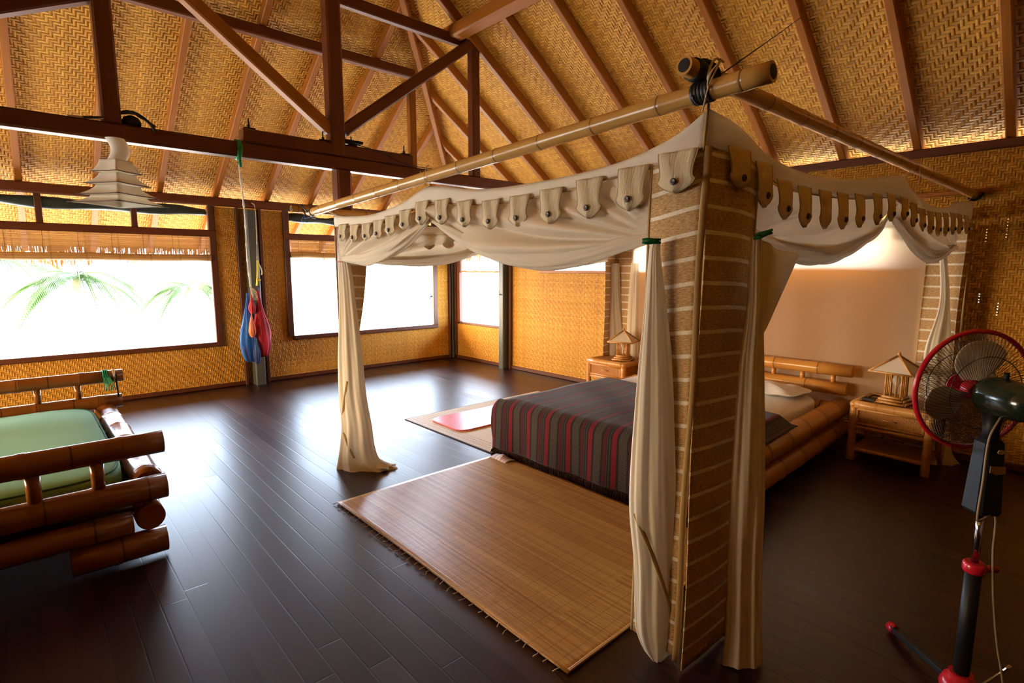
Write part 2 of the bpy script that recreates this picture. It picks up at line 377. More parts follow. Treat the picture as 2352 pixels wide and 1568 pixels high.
for tri in ([C10, C00, AP1], [C00, C01, AP2, AP1], [C01, C11, AP2], [C11, C10, AP1, AP2]):
    th.quad(*[(p[0], p[1], p[2]+.16) for p in tri][::-1])
struct(th.build('trim_1', THATCH))
fr = MB()
def fringe(p, q, n, lenf):
    p, q = V(p), V(q)
    for k in range(n):
        t = random.random(); c = p.lerp(q, t); c += V((random.uniform(-.04, .04), random.uniform(-.04, .04), 0)); l = lenf(c)*random.uniform(.7, 1.05); w = random.uniform(.004, .009)
        d = (q-p).normalized()*w; tip = c+V((random.uniform(-.03, .03), random.uniform(-.03, .03), -l)); fr.quad(c-d+V((0, 0, .16)), c+d+V((0, 0, .16)), tip+d*.3, tip-d*.3)
def fl_len(c): return .14 + (.14*max(0, 1-abs(c.y+5.18)/.42)**.5 if abs(c.y+5.18) < .42 else 0.) + (.07 if abs(c.y+4.45) < .12 else 0)
fringe((EX0, -8.0, EZ), (EX0, EY1, EZ), 2600, fl_len); fringe((EX0, EY1, EZ), (EX1, EY1, EZ), 2200, lambda c: .12)
tag(fr.build('thatch_fringe', THATCH), 'straw-coloured thatch fringe hanging from the eaves outside the windows', 'thatch', kind='stuff')

# ---- walls as woven panels around the openings
def panels(rects, plane, name):
    m = MB()
    for a0, a1, z0, z1 in rects:
        if plane == 'x0': m.box((-.035, a0, z0), (0, a1, z1))
        elif plane == 'y0': m.box((a0, 0, z0), (a1, .035, z1))
        elif plane == 'x1': m.box((RX, a0, z0), (RX+.035, a1, z1))
        else: m.box((a0, RY-.035, z0), (a1, RY, z1))
    return struct(m.build(name, WEAVE_WALL if plane in ('x0', 'y0') else WOOD_D))
FW1 = 3.6      # unseen window added behind the viewer to light the near canopy ends here
SILL, HEAD, R0, TT = .61, 1.95, 2.03, 2.33
W1a, W1b, W2a, W2b = -7.6, -3.78, -2.80, -.415
panels([(RY, W1a, 0, TT), (W1a, W1b, 0, SILL), (W1b, W2a, 0, TT), (W2a, W2b, 0, SILL), (W2b, 0, 0, TT)], 'x0', 'wall_left')
SB0, SB1, CB0, CB1, CB2, CB3 = .20, 1.31, 2.22, 4.30, 5.10, 6.42
PB = 2.50
def wall_back():
    m = MB()
    for a0, a1, z0, z1 in [(0, SB0, 0, PB), (SB0, SB1, 0, .645), (SB0, SB1, 1.95, PB), (SB1, CB0, 0, PB), (CB0, CB1, 0, 1.50), (CB0, CB1, 2.08, PB), (CB1, CB2, 0, PB), (CB2, CB3, 0, 1.555), (CB2, CB3, 2.08, PB)]:
        m.box((a0, 0, z0), (a1, .035, z1))
    # right-hand stretch: small worn-through gaps in the weave let daylight in
    xs = [CB3, 9.4]; holes = []
    rr = random.Random(3)
    for q, z, n in ((6.90, 1.75, 4), (7.02, 1.86, 5), (7.14, 1.93, 7), (6.92, 1.34, 5), (7.03, 1.36, 4), (7.14, 1.29, 5), (6.86, 1.62, 2)):
        for k in range(n): holes.append((q+rr.uniform(-.004, .004), z-k*.022+rr.uniform(-.003, .003), rr.uniform(.0016, .0035)))
    holes.sort(); 
    # vertical strips: solid between hole columns, pierced inside them
    cols = {}
    for h in holes: cols.setdefault(round(h[0]/.03), []).append(h)
    x = CB3
    for key in sorted(cols):
        hs = sorted(cols[key], key=lambda h: h[1]); hx = sum(h[0] for h in hs)/len(hs); w = .004
        m.box((x, 0, 0), (hx-w, .035, PB)); z = 0.
        for h in hs:
            m.box((hx-w, 0, z), (hx+w, .035, h[1]-h[2])); z = h[1]+h[2]
        m.box((hx-w, 0, z), (hx+w, .035, PB)); x = hx+w
    m.box((x, 0, 0), (RX, .035, PB)); return struct(m.build('wall_back', WEAVE_WALL))
wall_back()
panels([(RY, 0, 0, PB)], 'x1', 'wall_right'); panels([(0, 1.2, 0, 2.45), (1.2, FW1, 0, .6), (1.2, FW1, 2.1, 2.45), (FW1, RX, 0, 2.45)], 'y1', 'wall_front')

def bars(lst, name, mat, parent=None):
    m = MB()
    for a in lst: m.bar(*a)
    return m.build(name, mat, parent)
# wall plates, rails, boards
struct(bars([((.04, RY, 2.385), (.04, .05, 2.385), .11, .105)], 'trim_2', WOOD))            # left wall plate
struct(bars([((0, .01, 2.495), (RX, .01, 2.495), .10, .07)], 'trim_3', WOOD))                # back wall plate
struct(bars([((.0, W1a, 1.99), (.0, W1b+.07, 1.99), .09, .085)], 'trim_4', WOOD)); struct(bars([((.0, W2a-.07, 1.99), (.0, W2b+.05, 1.99), .09, .085)], 'trim_5', WOOD))
for a, b, nm in ((W1a, W1b, 'window_1'), (W2a, W2b, 'window_2')):
    w = thing(nm, (0, (a+b)/2, SILL), None, None); struct(w)
    bars([((0, a, SILL-.03), (0, b+.06, SILL-.03), .08, .06)], 'window_sill', WOOD_D, w)
    bars([((.0, a-.03, SILL), (.0, a-.03, TT), .08, .07, (1, 0, 0))], 'jamb', WOOD_D, w); bars([((.0, b+.03, SILL-.05), (.0, b+.03, TT), .08, .065, (1, 0, 0))], 'jamb', WOOD_D, w)
    for y in ((-5.39, -4.555, -6.25, -7.0) if nm == 'window_1' else (-1.95, -1.1)):
        bars([((.0, y, R0), (.0, y, TT), .06, .055, (1, 0, 0))], 'mullion', WOOD_D, w)
w = thing('window_3', (.75, 0, .645), None, None); struct(w)
bars([((SB0-.02, 0, .63), (SB1, 0, .63), .07, .04)], 'window_sill', WOOD_D, w); bars([((SB0-.01, 0, .61), (SB0-.01, 0, 1.99), .07, .07, (0, 1, 0))], 'jamb', WOOD, w); bars([((SB1+.005, -.01, .61), (SB1+.005, -.01, 1.99), .06, .05, (0, 1, 0))], 'jamb', WOOD, w); bars([((SB0-.04, 0, 1.98), (SB1, 0, 1.98), .07, .06)], 'lintel', WOOD, w)
w = thing('window_4', (3.2, 0, 1.5), None, None); struct(w)
bars([((CB0-.03, -.015, 1.51), (CB1, -.015, 1.51), .09, .04)], 'window_sill', WOOD_L, w); bars([((CB0-.03, 0, 2.11), (CB1, 0, 2.11), .07, .06)], 'lintel', WOOD, w); bars([((CB0-.015, 0, 1.5), (CB0-.015, 0, 2.1), .07, .04, (0, 1, 0))], 'jamb', WOOD, w)
w = thing('window_5', (5.75, 0, 1.56), None, None); struct(w)
bars([((CB2, 0, 1.55), (CB3+.02, 0, 1.55), .07, .04)], 'window_sill', WOOD, w); bars([((CB2-.05, -.02, 2.155), (7.03, -.02, 2.155), .08, .035)], 'lintel', WOOD_L, w); bars([((CB3+.01, 0, 1.54), (CB3+.01, 0, 2.13), .07, .04, (0, 1, 0))], 'jamb', WOOD, w)
# strips and posts on the walls
struct(bars([((.03, -.03, 0), (.03, -.03, 2.4), .05, .05, (1, 0, 0))], 'trim_6', GREYPOST))
struct(bars([((.015, -.09, 0), (.015, -.09, 2.35), .035, .05, (1, 0, 0)), ((.10, -.012, 0), (.10, -.012, 1.95), .05, .03, (0, 1, 0))], 'trim_7', WOOD_D))
struct(bars([((.02, -3.175, 0), (.02, -3.175, 2.33), .04, .04, (1, 0, 0)), ((.02, -3.45, 0), (.02, -3.45, 2.33), .04, .04, (1, 0, 0))], 'trim_8', WOOD_D))
struct(bars([((1.525, -.02, 0), (1.525, -.02, 2.45), .05, .05, (0, 1, 0))], 'trim_9', WOOD_D))
struct(bars([((0.012, RY, .03), (0.012, 0, .03), .03, .05)], 'baseboard_left', WOOD_D)); struct(bars([((0, -.012, .03), (RX, -.012, .03), .03, .05)], 'baseboard_back', WOOD_D))
tag(bars([((.10, -3.315, 0), (.10, -3.315, 2.30), .13, .145, (1, 0, 0))], 'wall_post', GREYPOST), 'grey painted square post between the two left wall windows behind the hammock', 'post')
tag(bars([((1.425, -.07, 0), (1.425, -.07, 2.42), .12, .13, (0, 1, 0))], 'wall_post', GREYPOST), 'grey painted square post beside the small window near the corner', 'post')

# ---- rafters (underside plane at 2.42+.68x and 2.52-.68y)
YR, XR = [], []
def rafterA(y, k, txt):
    x1 = min(.147-y if y > -4.3 else (y-RY)+.05, 4.4); 
    h = .11; o = bars([((-1.0, y, 2.42-.68+h/2+.01), (x1, y, 2.42+.68*x1+h/2+.01), .06, h)], 'rafter', WOOD_L)
    tag(o, txt, 'rafter', 'rafters on the slope over the window wall')
def rafterB(x, k, txt):
    y1 = -min(x-.147, RX-x, 4.3); h = .11
    o = bars([((x, 1.1, 2.52-.68*1.1+h/2+.01), (x, y1, 2.52-.68*y1+h/2+.01), .06, h)], 'rafter', WOOD_L)
    tag(o, txt, 'rafter', 'rafters on the slope over the bed wall')
ordn = ['first', 'second', 'third', 'fourth', 'fifth', 'sixth', 'seventh', 'eighth', 'ninth', 'tenth', 'eleventh', 'twelfth', 'thirteenth']
ra = [-.70, -1.33, -1.93, -2.48, -3.07, -3.68, -4.28, -4.88, -5.52, -6.15]
for k, y in enumerate(ra): rafterA(y, k, 'brown rafter over the window wall, %s counting left from the corner hip rafter' % ordn[k])
rb = [.68, 1.27, 1.85, 2.47, 3.06, 3.62, 4.20, 4.78, 5.38, 5.98, 6.53, 7.10, 7.7]
rbx = rb[:12]
for k, x in enumerate(rbx): rafterB(x, k, 'brown rafter over the bed wall, %s counting right from the corner hip rafter' % ordn[k])
hp = bars([((-.9, 1.05, 2.42-.68*.9), (4.42, -4.27, 2.42+.68*4.42+.03), .06, .13)], 'hip_rafter', WOOD_L); tag(hp, 'long diagonal hip rafter where the two ceiling slopes meet above the corner', 'rafter')

# ---- truss in the plane x = 3.02
TX = 3.02
tie = tag(bars([((TX, -8.5, 2.468), (TX, -.1, 2.468), .12, .115)], 'tie_beam', WOOD), 'long dark horizontal tie beam carrying the cloth lamp and the green rope', 'beam')
sp = thing('splice_beam', (TX, -3.46, 2.53), 'short thick timber bolted on top of the tie beam at the central post', 'beam')
bars([((TX, -4.22, 2.58), (TX, -2.70, 2.58), .12, .105)], 'timber', WOOD, sp)
for y, z in ((-4.16, 2.63), (-3.56, 2.63), (-3.30, 2.63), (-2.76, 2.63)):
    m = MB(); m.box((TX-.035, y-.04, z), (TX+.035, y+.04, z+.016)); m.lathe([(.012, .0), (.012, .028), (.006, .03), (.006, .075), (.003, .078)], (TX, y, z+.014), seg=6); m.build('bolt', STEEL, sp)
m = MB(); m.box((TX-.05, -3.38, 2.655), (TX+.07, -3.22, 2.675)); m.build('bolt_plate', BLK, sp)
tag(bars([((TX, -3.445, 2.53), (TX, -3.445, 5.0), .13, .13, (0, 1, 0))], 'king_post', WOOD), 'central upright king post standing on the tie beam between two braces', 'post')
tag(bars([((TX, -5.045, 2.525), (TX, -5.045, 4.9), .11, .11, (0, 1, 0))], 'king_post', WOOD), 'upright post standing on the tie beam above the cloth pendant lamp', 'post')
tag(bars([((TX, -3.405, 0), (TX, -3.405, 2.41), .13, .13, (0, 1, 0))], 'floor_post', WOOD), 'dark square post from floor to tie beam behind the far left canopy curtain', 'post')
tag(bars([((TX, -3.50, 2.74), (TX, -5.20, 3.975), .10, .10)], 'brace', WOOD_L), 'diagonal brace rising left from the foot of the central king post', 'brace')
tag(bars([((TX, -3.38, 2.75), (TX, -1.93, 3.86), .10, .10)], 'brace', WOOD), 'diagonal brace rising right from the foot of the central king post', 'brace')
tag(bars([((TX, -6.75, 2.53), (TX, -5.09, 3.33), .10, .09)], 'brace', WOOD), 'dark diagonal brace at the upper left, the lower of two', 'brace')
tag(bars([((TX+.22, -6.75, 2.60), (TX+.22, -5.0, 3.50), .10, .09)], 'brace', WOOD), 'dark diagonal brace at the upper left, the higher of two', 'brace')
tag(bars([((TX, -1.90, 2.53), (TX, -1.90, 3.82), .10, .10, (0, 1, 0))], 'strut', WOOD), 'upright strut standing on the tie beam at its far right, under the thick purlin', 'strut')
tag(bars([((TX, -2.665, 2.53), (TX, -2.665, 3.27), .07, .07, (0, 1, 0))], 'strut', WOOD_L), 'short slim upright strut between splice beam end and right brace', 'strut')
tag(bars([((TX-.07, -6.5, 3.875), (TX-.07, -1.93, 3.875), .07, .10)], 'collar_beam', WOOD), 'horizontal collar beam high in the truss above the two central braces', 'beam')
tag(bars([((2.05, -6.4, 3.775), (2.05, -2.02, 3.775), .09, .10)], 'purlin', WOOD), 'slender purlin running under the rafters over the window wall', 'purlin')
tag(bars([((2.84, -2.10, 3.93), (6.6, -2.10, 3.93), .15, .13)], 'purlin', WOOD_L), 'thick pale purlin running toward the viewer at the top of the picture', 'purlin')

# ---- bamboo roll blinds
SLAT = mat_slatmat('bamboo blind slats', (.42, .22, .06), (.72, .45, .16), .0085, .30, .5)
for nt in (SLAT,):
    t = nt.node_tree; b = t.nodes['Principled BSDF']; tr = t.nodes.new('ShaderNodeBsdfTranslucent'); mx = t.nodes.new('ShaderNodeMixShader'); mx.inputs[0].default_value = .22
    t.links.new(b.inputs['Base Color'].links[0].from_socket, tr.inputs[0]); t.links.new(b.outputs[0], mx.inputs[1]); t.links.new(tr.outputs[0], mx.inputs[2]); t.links.new(mx.outputs[0], t.nodes['Material Output'].inputs[0])
def blind(p, q, ztop, zbot, label, rollh=.085):
    p, q = V((*p, ztop)), V((*q, ztop)); d = (q-p); L = d.length; d.normalize(); n = V((d.y, -d.x, 0))
    root = thing('roll_blind', (p+q)/2, label, 'blind', 'bamboo roll blinds')
    m = MB(); zr = zbot+rollh
    k = int((ztop-zr)/.0085)
    for i in range(k):
        z = ztop-(i+.5)*.0085; jit = random.uniform(-.0012, .0012)
        a, b = p+n*jit, q+n*random.uniform(-.0012, .0012); a.z = b.z = z; h = .0036 if random.random() > .12 else .0028
        i0 = len(m.v); m.v += [tuple(a+V((0, 0, h))), tuple(b+V((0, 0, h))), tuple(b-V((0, 0, h))), tuple(a-V((0, 0, h)))]
        m.face((i0, i0+1, i0+2, i0+3), [(0, z), (L, z), (L, z-.007), (0, z-.007)])
    m.build('slats', SLAT, root, solid=.002)
    m = MB(); m.tube([(p+d*(L*t/16)).to_tuple()[:2]+(zbot+rollh/2+.004*math.sin(t*1.3),) for t in range(17)], rollh/2, 14, True, ell=[(rollh/2, rollh*.42)]*17); m.build('rolled_end', SLAT, root)
    nn = max(2, int(L/.30)); CM = plain('brown cord', (.16, .09, .04), .8)
    for j in range(nn+1):
        m = MB()
        c = p + d*(L*(j+.35)/(nn+.7)) + n*.006; c2 = V((c.x, c.y, zbot+rollh))
        m.tube([c, c2, c2+n*.035+V((0, 0, -rollh/2)), c2+V((0, 0, -rollh))-n*.006], .0018, 5)
        m.build('cord', CM, root)
    return root
blind((.035, W1a+.02), (.035, W1b-.01), 1.95, 1.64, 'bamboo blind rolled halfway up in the large window at the left')
blind((.035, W2a+.01), (.035, W2b-.01), 1.95, 1.70, 'bamboo blind rolled up in the window behind the canopy, left wall')
blind((SB0+.03, .0), (SB1-.02, .0), 1.95, 1.49, 'sunlit bamboo blind over the small corner window', .03)

# ---- rolled tarpaulins above the windows
TARP = plain('dark green tarpaulin', (.035, .045, .032), .38, 0, .5, 8, .5)
def tarp(y0, y1, z, sag, label):
    n = 26; pts = [(-.03, y0+(y1-y0)*k/n, z-sag*math.sin(PI*((k/n*2.2) % 1))*.6-.02*k/n) for k in range(n+1)]
    m = MB(); m.tube(pts, .05, 14, True, ell=[(.052+.014*math.sin(k*.9), .045) for k in range(n+1)], rfun=lambda k, ph: 1+.10*math.sin(3*ph+k*.8)+.04*math.sin(7*ph-k))
    tag(m.build('rolled_tarpaulin', TARP), label, 'tarpaulin', 'rolled tarpaulins above the windows')
tarp(W1a, W1b-.02, 2.285, .05, 'dark green rolled tarpaulin above the large left window'); tarp(W2a+.02, W2b, 2.26, .03, 'dark green rolled tarpaulin above the window near the canopy pole tip')

# ---- outside
SAND = plain('pale sand', (.62, .58, .50), .95, 0, .1, 3, .1)
g = MB(); g.box((-60, -60, -.75), (60, 60, -.62)); struct(g.build('ground', SAND))
LEAF = plain('palm green', (.035, .085, .012), .6, 0, .3, 6, .4); BARK = plain('palm bark', (.22, .16, .11), .9, 0, .1, 20, .3)
def palm(x, y, h, R, seed, label):
    rr = random.Random(seed); root = thing('palm_tree', (x, y, -.62), label, 'tree', 'trees outside the windows'); m = MB()
    pts = [(x+.25*math.sin(k*.3)*k/8, y+.04*k, -.62+h*k/8) for k in range(9)]; m.tube(pts, [.14-.008*k for k in range(9)], 10); m.build('trunk', BARK, root)
    top = V(pts[-1]); m = MB()
    for f in range(15):
        az = f*2.4+rr.random(); el = rr.uniform(.1, 1.0); L = R*rr.uniform(.8, 1.1); d = V((math.cos(az), math.sin(az), 0)); sd = V((-d.y, d.x, 0)); pr = []
        for k in range(9): s_ = k/8; pr.append(top + d*(L*s_*math.cos(el*.4)) + V((0, 0, L*(.55*el*s_-.95*s_*s_))))
        m.tube(pr, [.02*(1-k/10) for k in range(9)], 5)
        for k in range(1, 40):
            s_ = k/40; i = min(7, int(s_*8)); c = pr[i].lerp(pr[i+1], s_*8-i); ll = L*.32*math.sin(PI*min(.97, s_*.9+.08))
            for sg in (-1, 1):
                e = c + sd*sg*ll*.8 + d*ll*.5 + V((0, 0, -ll*.55)); w = d*.022
                m.quad(c-w, c+w, e)
    m.build('fronds', LEAF, root)
palm(-9, -4.9, 2.0, 1.7, 1, 'pale palm seen faintly through the large window, left part'); palm(-10, -2.4, 1.7, 1.5, 2, 'pale palm seen faintly through the large window, centre'); palm(-13, -6.4, 2.5, 2.0, 3, 'pale palm at the left edge of the large window')
rk = MB(); rr = random.Random(5)
for j in range(14):
    c = V((-18.2+rr.uniform(-.6, .6), -7.3+j*.19, -.60)); i = len(rk.v); s_ = rr.uniform(.10, .24)
    rk.lathe([(s_*.3, -.1), (s_, 0), (s_*1.05, .1), (s_*.6, .2), (s_*.1, .24)], c+V((0, 0, -.03)), (rr.uniform(-.3, .3), rr.uniform(-.3, .3), 1), 8)
tag(rk.build('stone_row', plain('grey stones', (.18, .17, .17), .9)), 'row of grey stones on the bright ground outside the left window', 'stones', kind='stuff')

# =================================================================== CANOPY
N0, L0, R0c, B0 = V((6.72, -3.82, 0)), V((3.75, -3.80, 0)), V((6.95, -.20, 0)), V((3.62, -.16, 0))
class Side:
    def __init__(s, A, B, out):
        s.A, s.B = A, B; s.L = (B-A).length; s.d = (B-A)/s.L; s.n = V((s.d.y, -s.d.x, 0))
        if s.n.dot(V(out)) < 0: s.n = -s.n
    def P(s, a, z, o=0.): return s.A + s.d*a + s.n*o + V((0, 0, z))
FR, RT, LF, BK = Side(N0, L0, (0, -1, 0)), Side(N0, R0c, (1, 0, 0)), Side(L0, B0, (-1, 0, 0)), Side(R0c, B0, (0, 1, 0))
F_top = [(-.0, 2.09), (.109, 2.023), (.312, 1.97), (.528, 1.949), (.925, 1.941), (1.253, 1.955), (1.703, 2.015), (1.984, 1.954), (2.378, 1.912), (2.771, 1.925), (2.97, 1.947)]
F_bot = [(0., 1.962), (.194, 1.922), (.414, 1.906), (.649, 1.883), (1.082, 1.869), (1.328, 1.885), (1.70, 1.922), (1.936, 1.885), (2.445, 1.836), (2.97, 1.862)]
R_top = [(0, 2.09), (.208, 2.05), (.413, 1.984), (.763, 1.956), (1.236, 1.98), (1.974, 2.074), (2.103, 2.026), (2.507, 1.957), (2.84, 1.975), (3.20, 2.02), (3.63, 2.03)]
R_bot = [(0, 1.962), (.284, 1.944), (.498, 1.885), (.776, 1.875), (1.256, 1.891), (1.84, 1.942), (2.057, 1.923), (2.351, 1.893), (2.719, 1.897), (3.002, 1.914), (3.63, 1.92)]
R_top = [(a*(3.63/3.15), z) if a > 1.974 else (a, z) for a, z in R_top[:-2]] + [(3.63, 2.02)]
R_top = [(0, 2.09), (.208, 2.05), (.413, 1.984), (.763, 1.956), (1.236, 1.98), (1.974, 2.074), (2.103, 2.026), (2.507, 1.957), (2.84, 1.96), (3.12, 2.02), (3.63, 2.05)]
L_top = [(0, 1.947), (.45, 1.91), (1.0, 1.92), (1.80, 2.0), (2.5, 1.92), (3.1, 1.93), (3.64, 1.98)]
L_bot = [(0, 1.862), (.45, 1.835), (1.0, 1.845), (1.80, 1.90), (2.5, 1.85), (3.1, 1.855), (3.64, 1.88)]
B_top = [(0, 2.02), (.6, 1.97), (1.7, 1.98), (2.7, 1.94), (3.33, 1.98)]
B_bot = [(0, 1.92), (.6, 1.88), (1.7, 1.88), (2.7, 1.86), (3.33, 1.88)]
canopy = thing('bed_canopy', (5.2, -2.0, 0), 'cream cotton bed canopy with scalloped tabs and raffia corner panels around the bed', 'canopy')
def band(sd, top, bot, L=None, off=0.):
    L = L or sd.L
    m = MB(); m.grid(lambda u, v: sd.P(u*L, smooth_interp(top, u*L)*(1-v)+smooth_interp(bot, u*L)*v, (off+.012+.008*math.sin(PI*v))*min(1, u*L*9)), 90, 4, lambda u, v: (u*L, v*.12))
    o = m.build('valance_band', CREAM, canopy, solid=.002)
    m = MB(); m.tube([sd.P(L*k/70, smooth_interp(bot, L*k/70), off+.014) for k in range(71)], .0035, 6); m.build('piping', SEAM, o)
    return o
bF, bR, bL, bB = band(FR, F_top, F_bot), band(RT, R_top, R_bot, 3.55), band(LF, L_top, L_bot), band(BK, B_top, B_bot)
BUTTON = plain('dark wooden button', (.045, .03, .022), .35)
CRINK = NT('crinkled raw silk'); _n = CRINK.noise(CRINK.comb(*[CRINK.mth('MULTIPLY', q, k) for q, k in zip(CRINK.sep()[:2], (160., 14.))]), 1., 4, .6)
CRINK.col(CRINK.mix(_n, (.62, .47, .24), (.95, .85, .64))); CRINK.rough(.6); CRINK.bump(_n, 1., .008); CRINK.translucent(.2); CRINK = CRINK.m
def tab(sd, a, ztop, ztip, w, mat, off=.02, button=True, skew=0., ww=.0):
    l = ztop+.02-ztip
    def hw(v): return w/2*(.93+.07*math.cos(v*6)) if v < .68 else w/2*max(.04, math.cos((v-.68)/.32*PI/2)**.75)
    def fn(u, v): return sd.P(a+(2*u-1)*hw(v)+skew*v, ztop+.02-l*v, off+.010*math.sin(PI*u)*(v+.3)+.012*math.sin(v*2.5)+ww*math.sin(u*9+v*3))
    m = MB(); m.grid(fn, 10, 14, lambda u, v: (a+u*w, v*l)); o = m.build('tab', mat, canopy, solid=.003)
    m = MB(); m.tube([fn(0, v/14)+sd.n*.001 for v in range(15)]+[fn(1, 1-v/14)+sd.n*.001 for v in range(15)], .0022, 5); m.build('edging', SEAM, o)
    if button:
        c = fn(.5, .74)+sd.n*.002; m = MB(); m.lathe([(.0, .006), (.003, .0045), (.006, .006), (.010, .007), (.0125, .004), (.0125, 0)], c, sd.n, 14, False); m.build('button', BUTTON, o)
ftips = [(.092, 1.817), (.28, 1.771), (.495, 1.756), (.71, 1.748), (.91, 1.749), (1.122, 1.746), (1.337, 1.769), (1.545, 1.795), (1.745, 1.804), (1.93, 1.785), (2.11, 1.76), (2.269, 1.747), (2.439, 1.739), (2.615, 1.737), (2.801, 1.753)]
for k, (a, z) in enumerate(ftips): tab(FR, a, smooth_interp(F_bot, a), z, .155 if k == 0 else .138, CRINK, .026 if k else .03, skew=random.uniform(-.01, .01), ww=.004)
for k, (a, z) in enumerate([(.155, 1.835), (.345, 1.784), (.517, 1.75), (.70, 1.727), (.905, 1.73), (1.099, 1.738), (1.308, 1.756), (1.543, 1.781), (1.745, 1.81), (1.96, 1.83), (2.13, 1.80), (2.30, 1.78), (2.47, 1.772), (2.64, 1.768), (2.81, 1.775), (2.98, 1.79), (3.15, 1.80), (3.34, 1.81)]):
    tab(RT, a, smooth_interp(R_bot, a), z, .15 if k == 0 else .125, TAB, .026 if k else .03, button=k not in (4,))
for k in range(16): a = .22+k*.215; tab(LF, a, smooth_interp(L_bot, a), smooth_interp(L_bot, a)-.12, .13, TAB, .024)
for k in range(14): a = .25+k*.215; tab(BK, a, smooth_interp(B_bot, a), smooth_interp(B_bot, a)-.12, .13, TAB, .024)

def swag(sd, top, bot, a0, a1, g, seed=0, mat=CREAM_T, fold=.042, off=-.004):
    """cloth gathered sideways at g=(s, z): folds fan out of the gather; a rolled bundle runs along the lower edge"""
    ph = seed*1.7; la, lb = min(a0, a1), max(a0, a1)
    def fn(u, v):
        a = la+(lb-la)*u; zt, zb = smooth_interp(top, a), smooth_interp(bot, a)+.02; z = zt+(zb-zt)*v
        dx, dz = a-g[0], z-g[1]; th = math.atan2(dz, abs(dx)+.02); r = math.hypot(dx, dz)
        f = (abs(math.sin(th*17+ph+.6*math.sin(r*4)))*2-1)*fold*min(1, r*2.2)*min(1, v*2.2) + .5*fold*math.sin(th*41+ph)*v*min(1, r*2)
        return sd.P(a, z, off+f*.8+.02*math.sin(PI*v)*min(1, r))
    m = MB(); m.grid(fn, 110, 44, lambda u, v: (la+(lb-la)*u, v*.3)); o = m.build('swag', mat, canopy, solid=.0015)
    n = 64; pts = []; el = []
    for k in range(n+1):
        a = la+(lb-la)*k/n; t = abs(a-g[0])/(lb-la); rr = .014+.024*math.sin(PI*min(1, t*1.05))**.7 if t < .95 else .010
        pts.append(sd.P(a, smooth_interp(bot, a)+rr*.8, off+.004)); el.append((rr*1.05, rr*.75))
    m = MB(); m.tube(pts, 0, 30, True, ell=el, rfun=lambda k, p: 1+.16*math.sin(5*p+k*.16+ph)+.08*math.sin(11*p-k*.25)); m.build('gathered_hem', mat, o)
F_sw = [(0.19, 1.655), (.215, 1.652), (.341, 1.624), (.519, 1.583), (.695, 1.561), (.923, 1.566), (1.15, 1.611), (1.408, 1.696), (1.70, 1.824)]
F_sw2 = [(1.70, 1.824), (1.945, 1.703), (2.161, 1.64), (2.463, 1.587), (2.729, 1.60), (2.95, 1.612)]
R_sw = [(.36, 1.675), (.515, 1.627), (.697, 1.589), (.963, 1.583), (1.208, 1.611), (1.475, 1.682), (1.709, 1.759), (1.836, 1.848)]
R_sw2 = [(1.836, 1.848), (2.108, 1.752), (2.386, 1.655), (2.678, 1.605), (2.97, 1.637), (3.2, 1.69), (3.5, 1.69)]
L_sw = [(0.1, 1.62), (.5, 1.59), (1.0, 1.60), (1.4, 1.70), (1.82, 1.82)]; L_sw2 = [(1.82, 1.82), (2.3, 1.68), (2.8, 1.6), (3.4, 1.64)]
swag(FR, F_bot, F_sw, .19, 1.70, (.19, 1.655), 1); swag(FR, F_bot, F_sw2, 1.70, 2.95, (2.95, 1.612), 2)
swag(RT, R_bot, R_sw, .34, 1.836, (.34, 1.68), 3); swag(RT, R_bot, R_sw2, 1.836, 3.3, (3.3, 1.69), 4)
swag(LF, L_bot, L_sw, .1, 1.82, (.1, 1.62), 5); swag(LF, L_bot, L_sw2, 1.82, 3.45, (3.45, 1.64), 6)

# back curtain hanging closed behind the headboard
m = MB(); m.grid(lambda u, v: BK.P(.25+u*2.85, 1.90-v*1.62, -.012+.016*math.sin(u*31)*(.25+v)*(.4+.6*math.sin(u*7)**2)+.012*math.sin(u*13+1)*v), 150, 24, lambda u, v: (u*2.85, v*1.6))
m.build('back_curtain', mat_cloth('sheer cream cotton', (.86, .70, .48), .70), canopy)
m = MB(); m.bar(BK.P(1.25, 1.88, .0), BK.P(1.25, .5, .0), .003, .008, (0, 1, 0)); 

def leaf(sd, a0, a1, z0, z1, top=None, drift=0., taper=0.):
    def fn(u, v):
        a = a0+(a1-a0)*u*(1-taper*v**1.5); zt = (smooth_interp(top, a) if top else z1); z = zt+(z0-zt)*v
        wob = .007*math.sin(v*9+a*4)+.010*math.sin(v*5.2+1)*(u)+.012*math.sin(u*PI)*(1 if v < .9 else .4)
        return sd.P(a+drift*v, z, .006+wob*.8)
    m = MB(); m.grid(fn, 10, 60, lambda u, v: (a0+(a1-a0)*u, (top[0][1] if top else z1)*(1-v)+z0*v)); o = m.build('raffia_panel', RAFFIA, canopy, solid=.004)
    for u in (1.,):
        m = MB(); m.tube([fn(u, k/40)+sd.n*.003 for k in range(41)], 0, 6, True, ell=[(.006, .0035)]*41, upv=sd.d); m.build('edging', SEAM, o)
    return o
def seam(P, lean=(0, 0), w=.02, ztop=1.965):
    m = MB(); c = P; n = V((P.x-5.3, P.y+2, 0)).normalized()
    pts = [P + n*.012 + V((lean[0]*(1-z/2), lean[1]*(1-z/2), z)) + V((.004*math.sin(z*7), 0, 0)) for z in [ztop-(ztop-.03)*k/40 for k in range(41)]]
    m.tube(pts, 0, 10, True, ell=[(w, .006)]*41, upv=V((-n.y, n.x, 0))); m.build('corner_seam', SEAM, canopy)
leaf(FR, .0, .205, .045, 0, F_bot, .03); leaf(RT, .0, .32, .01, 0, R_bot, -.02); seam(N0, (-.035, .0), .0125)
leaf(LF, 0.02, .26, .70, 0, L_bot, 0., .8); seam(L0, (0, 0), .014, 1.86)
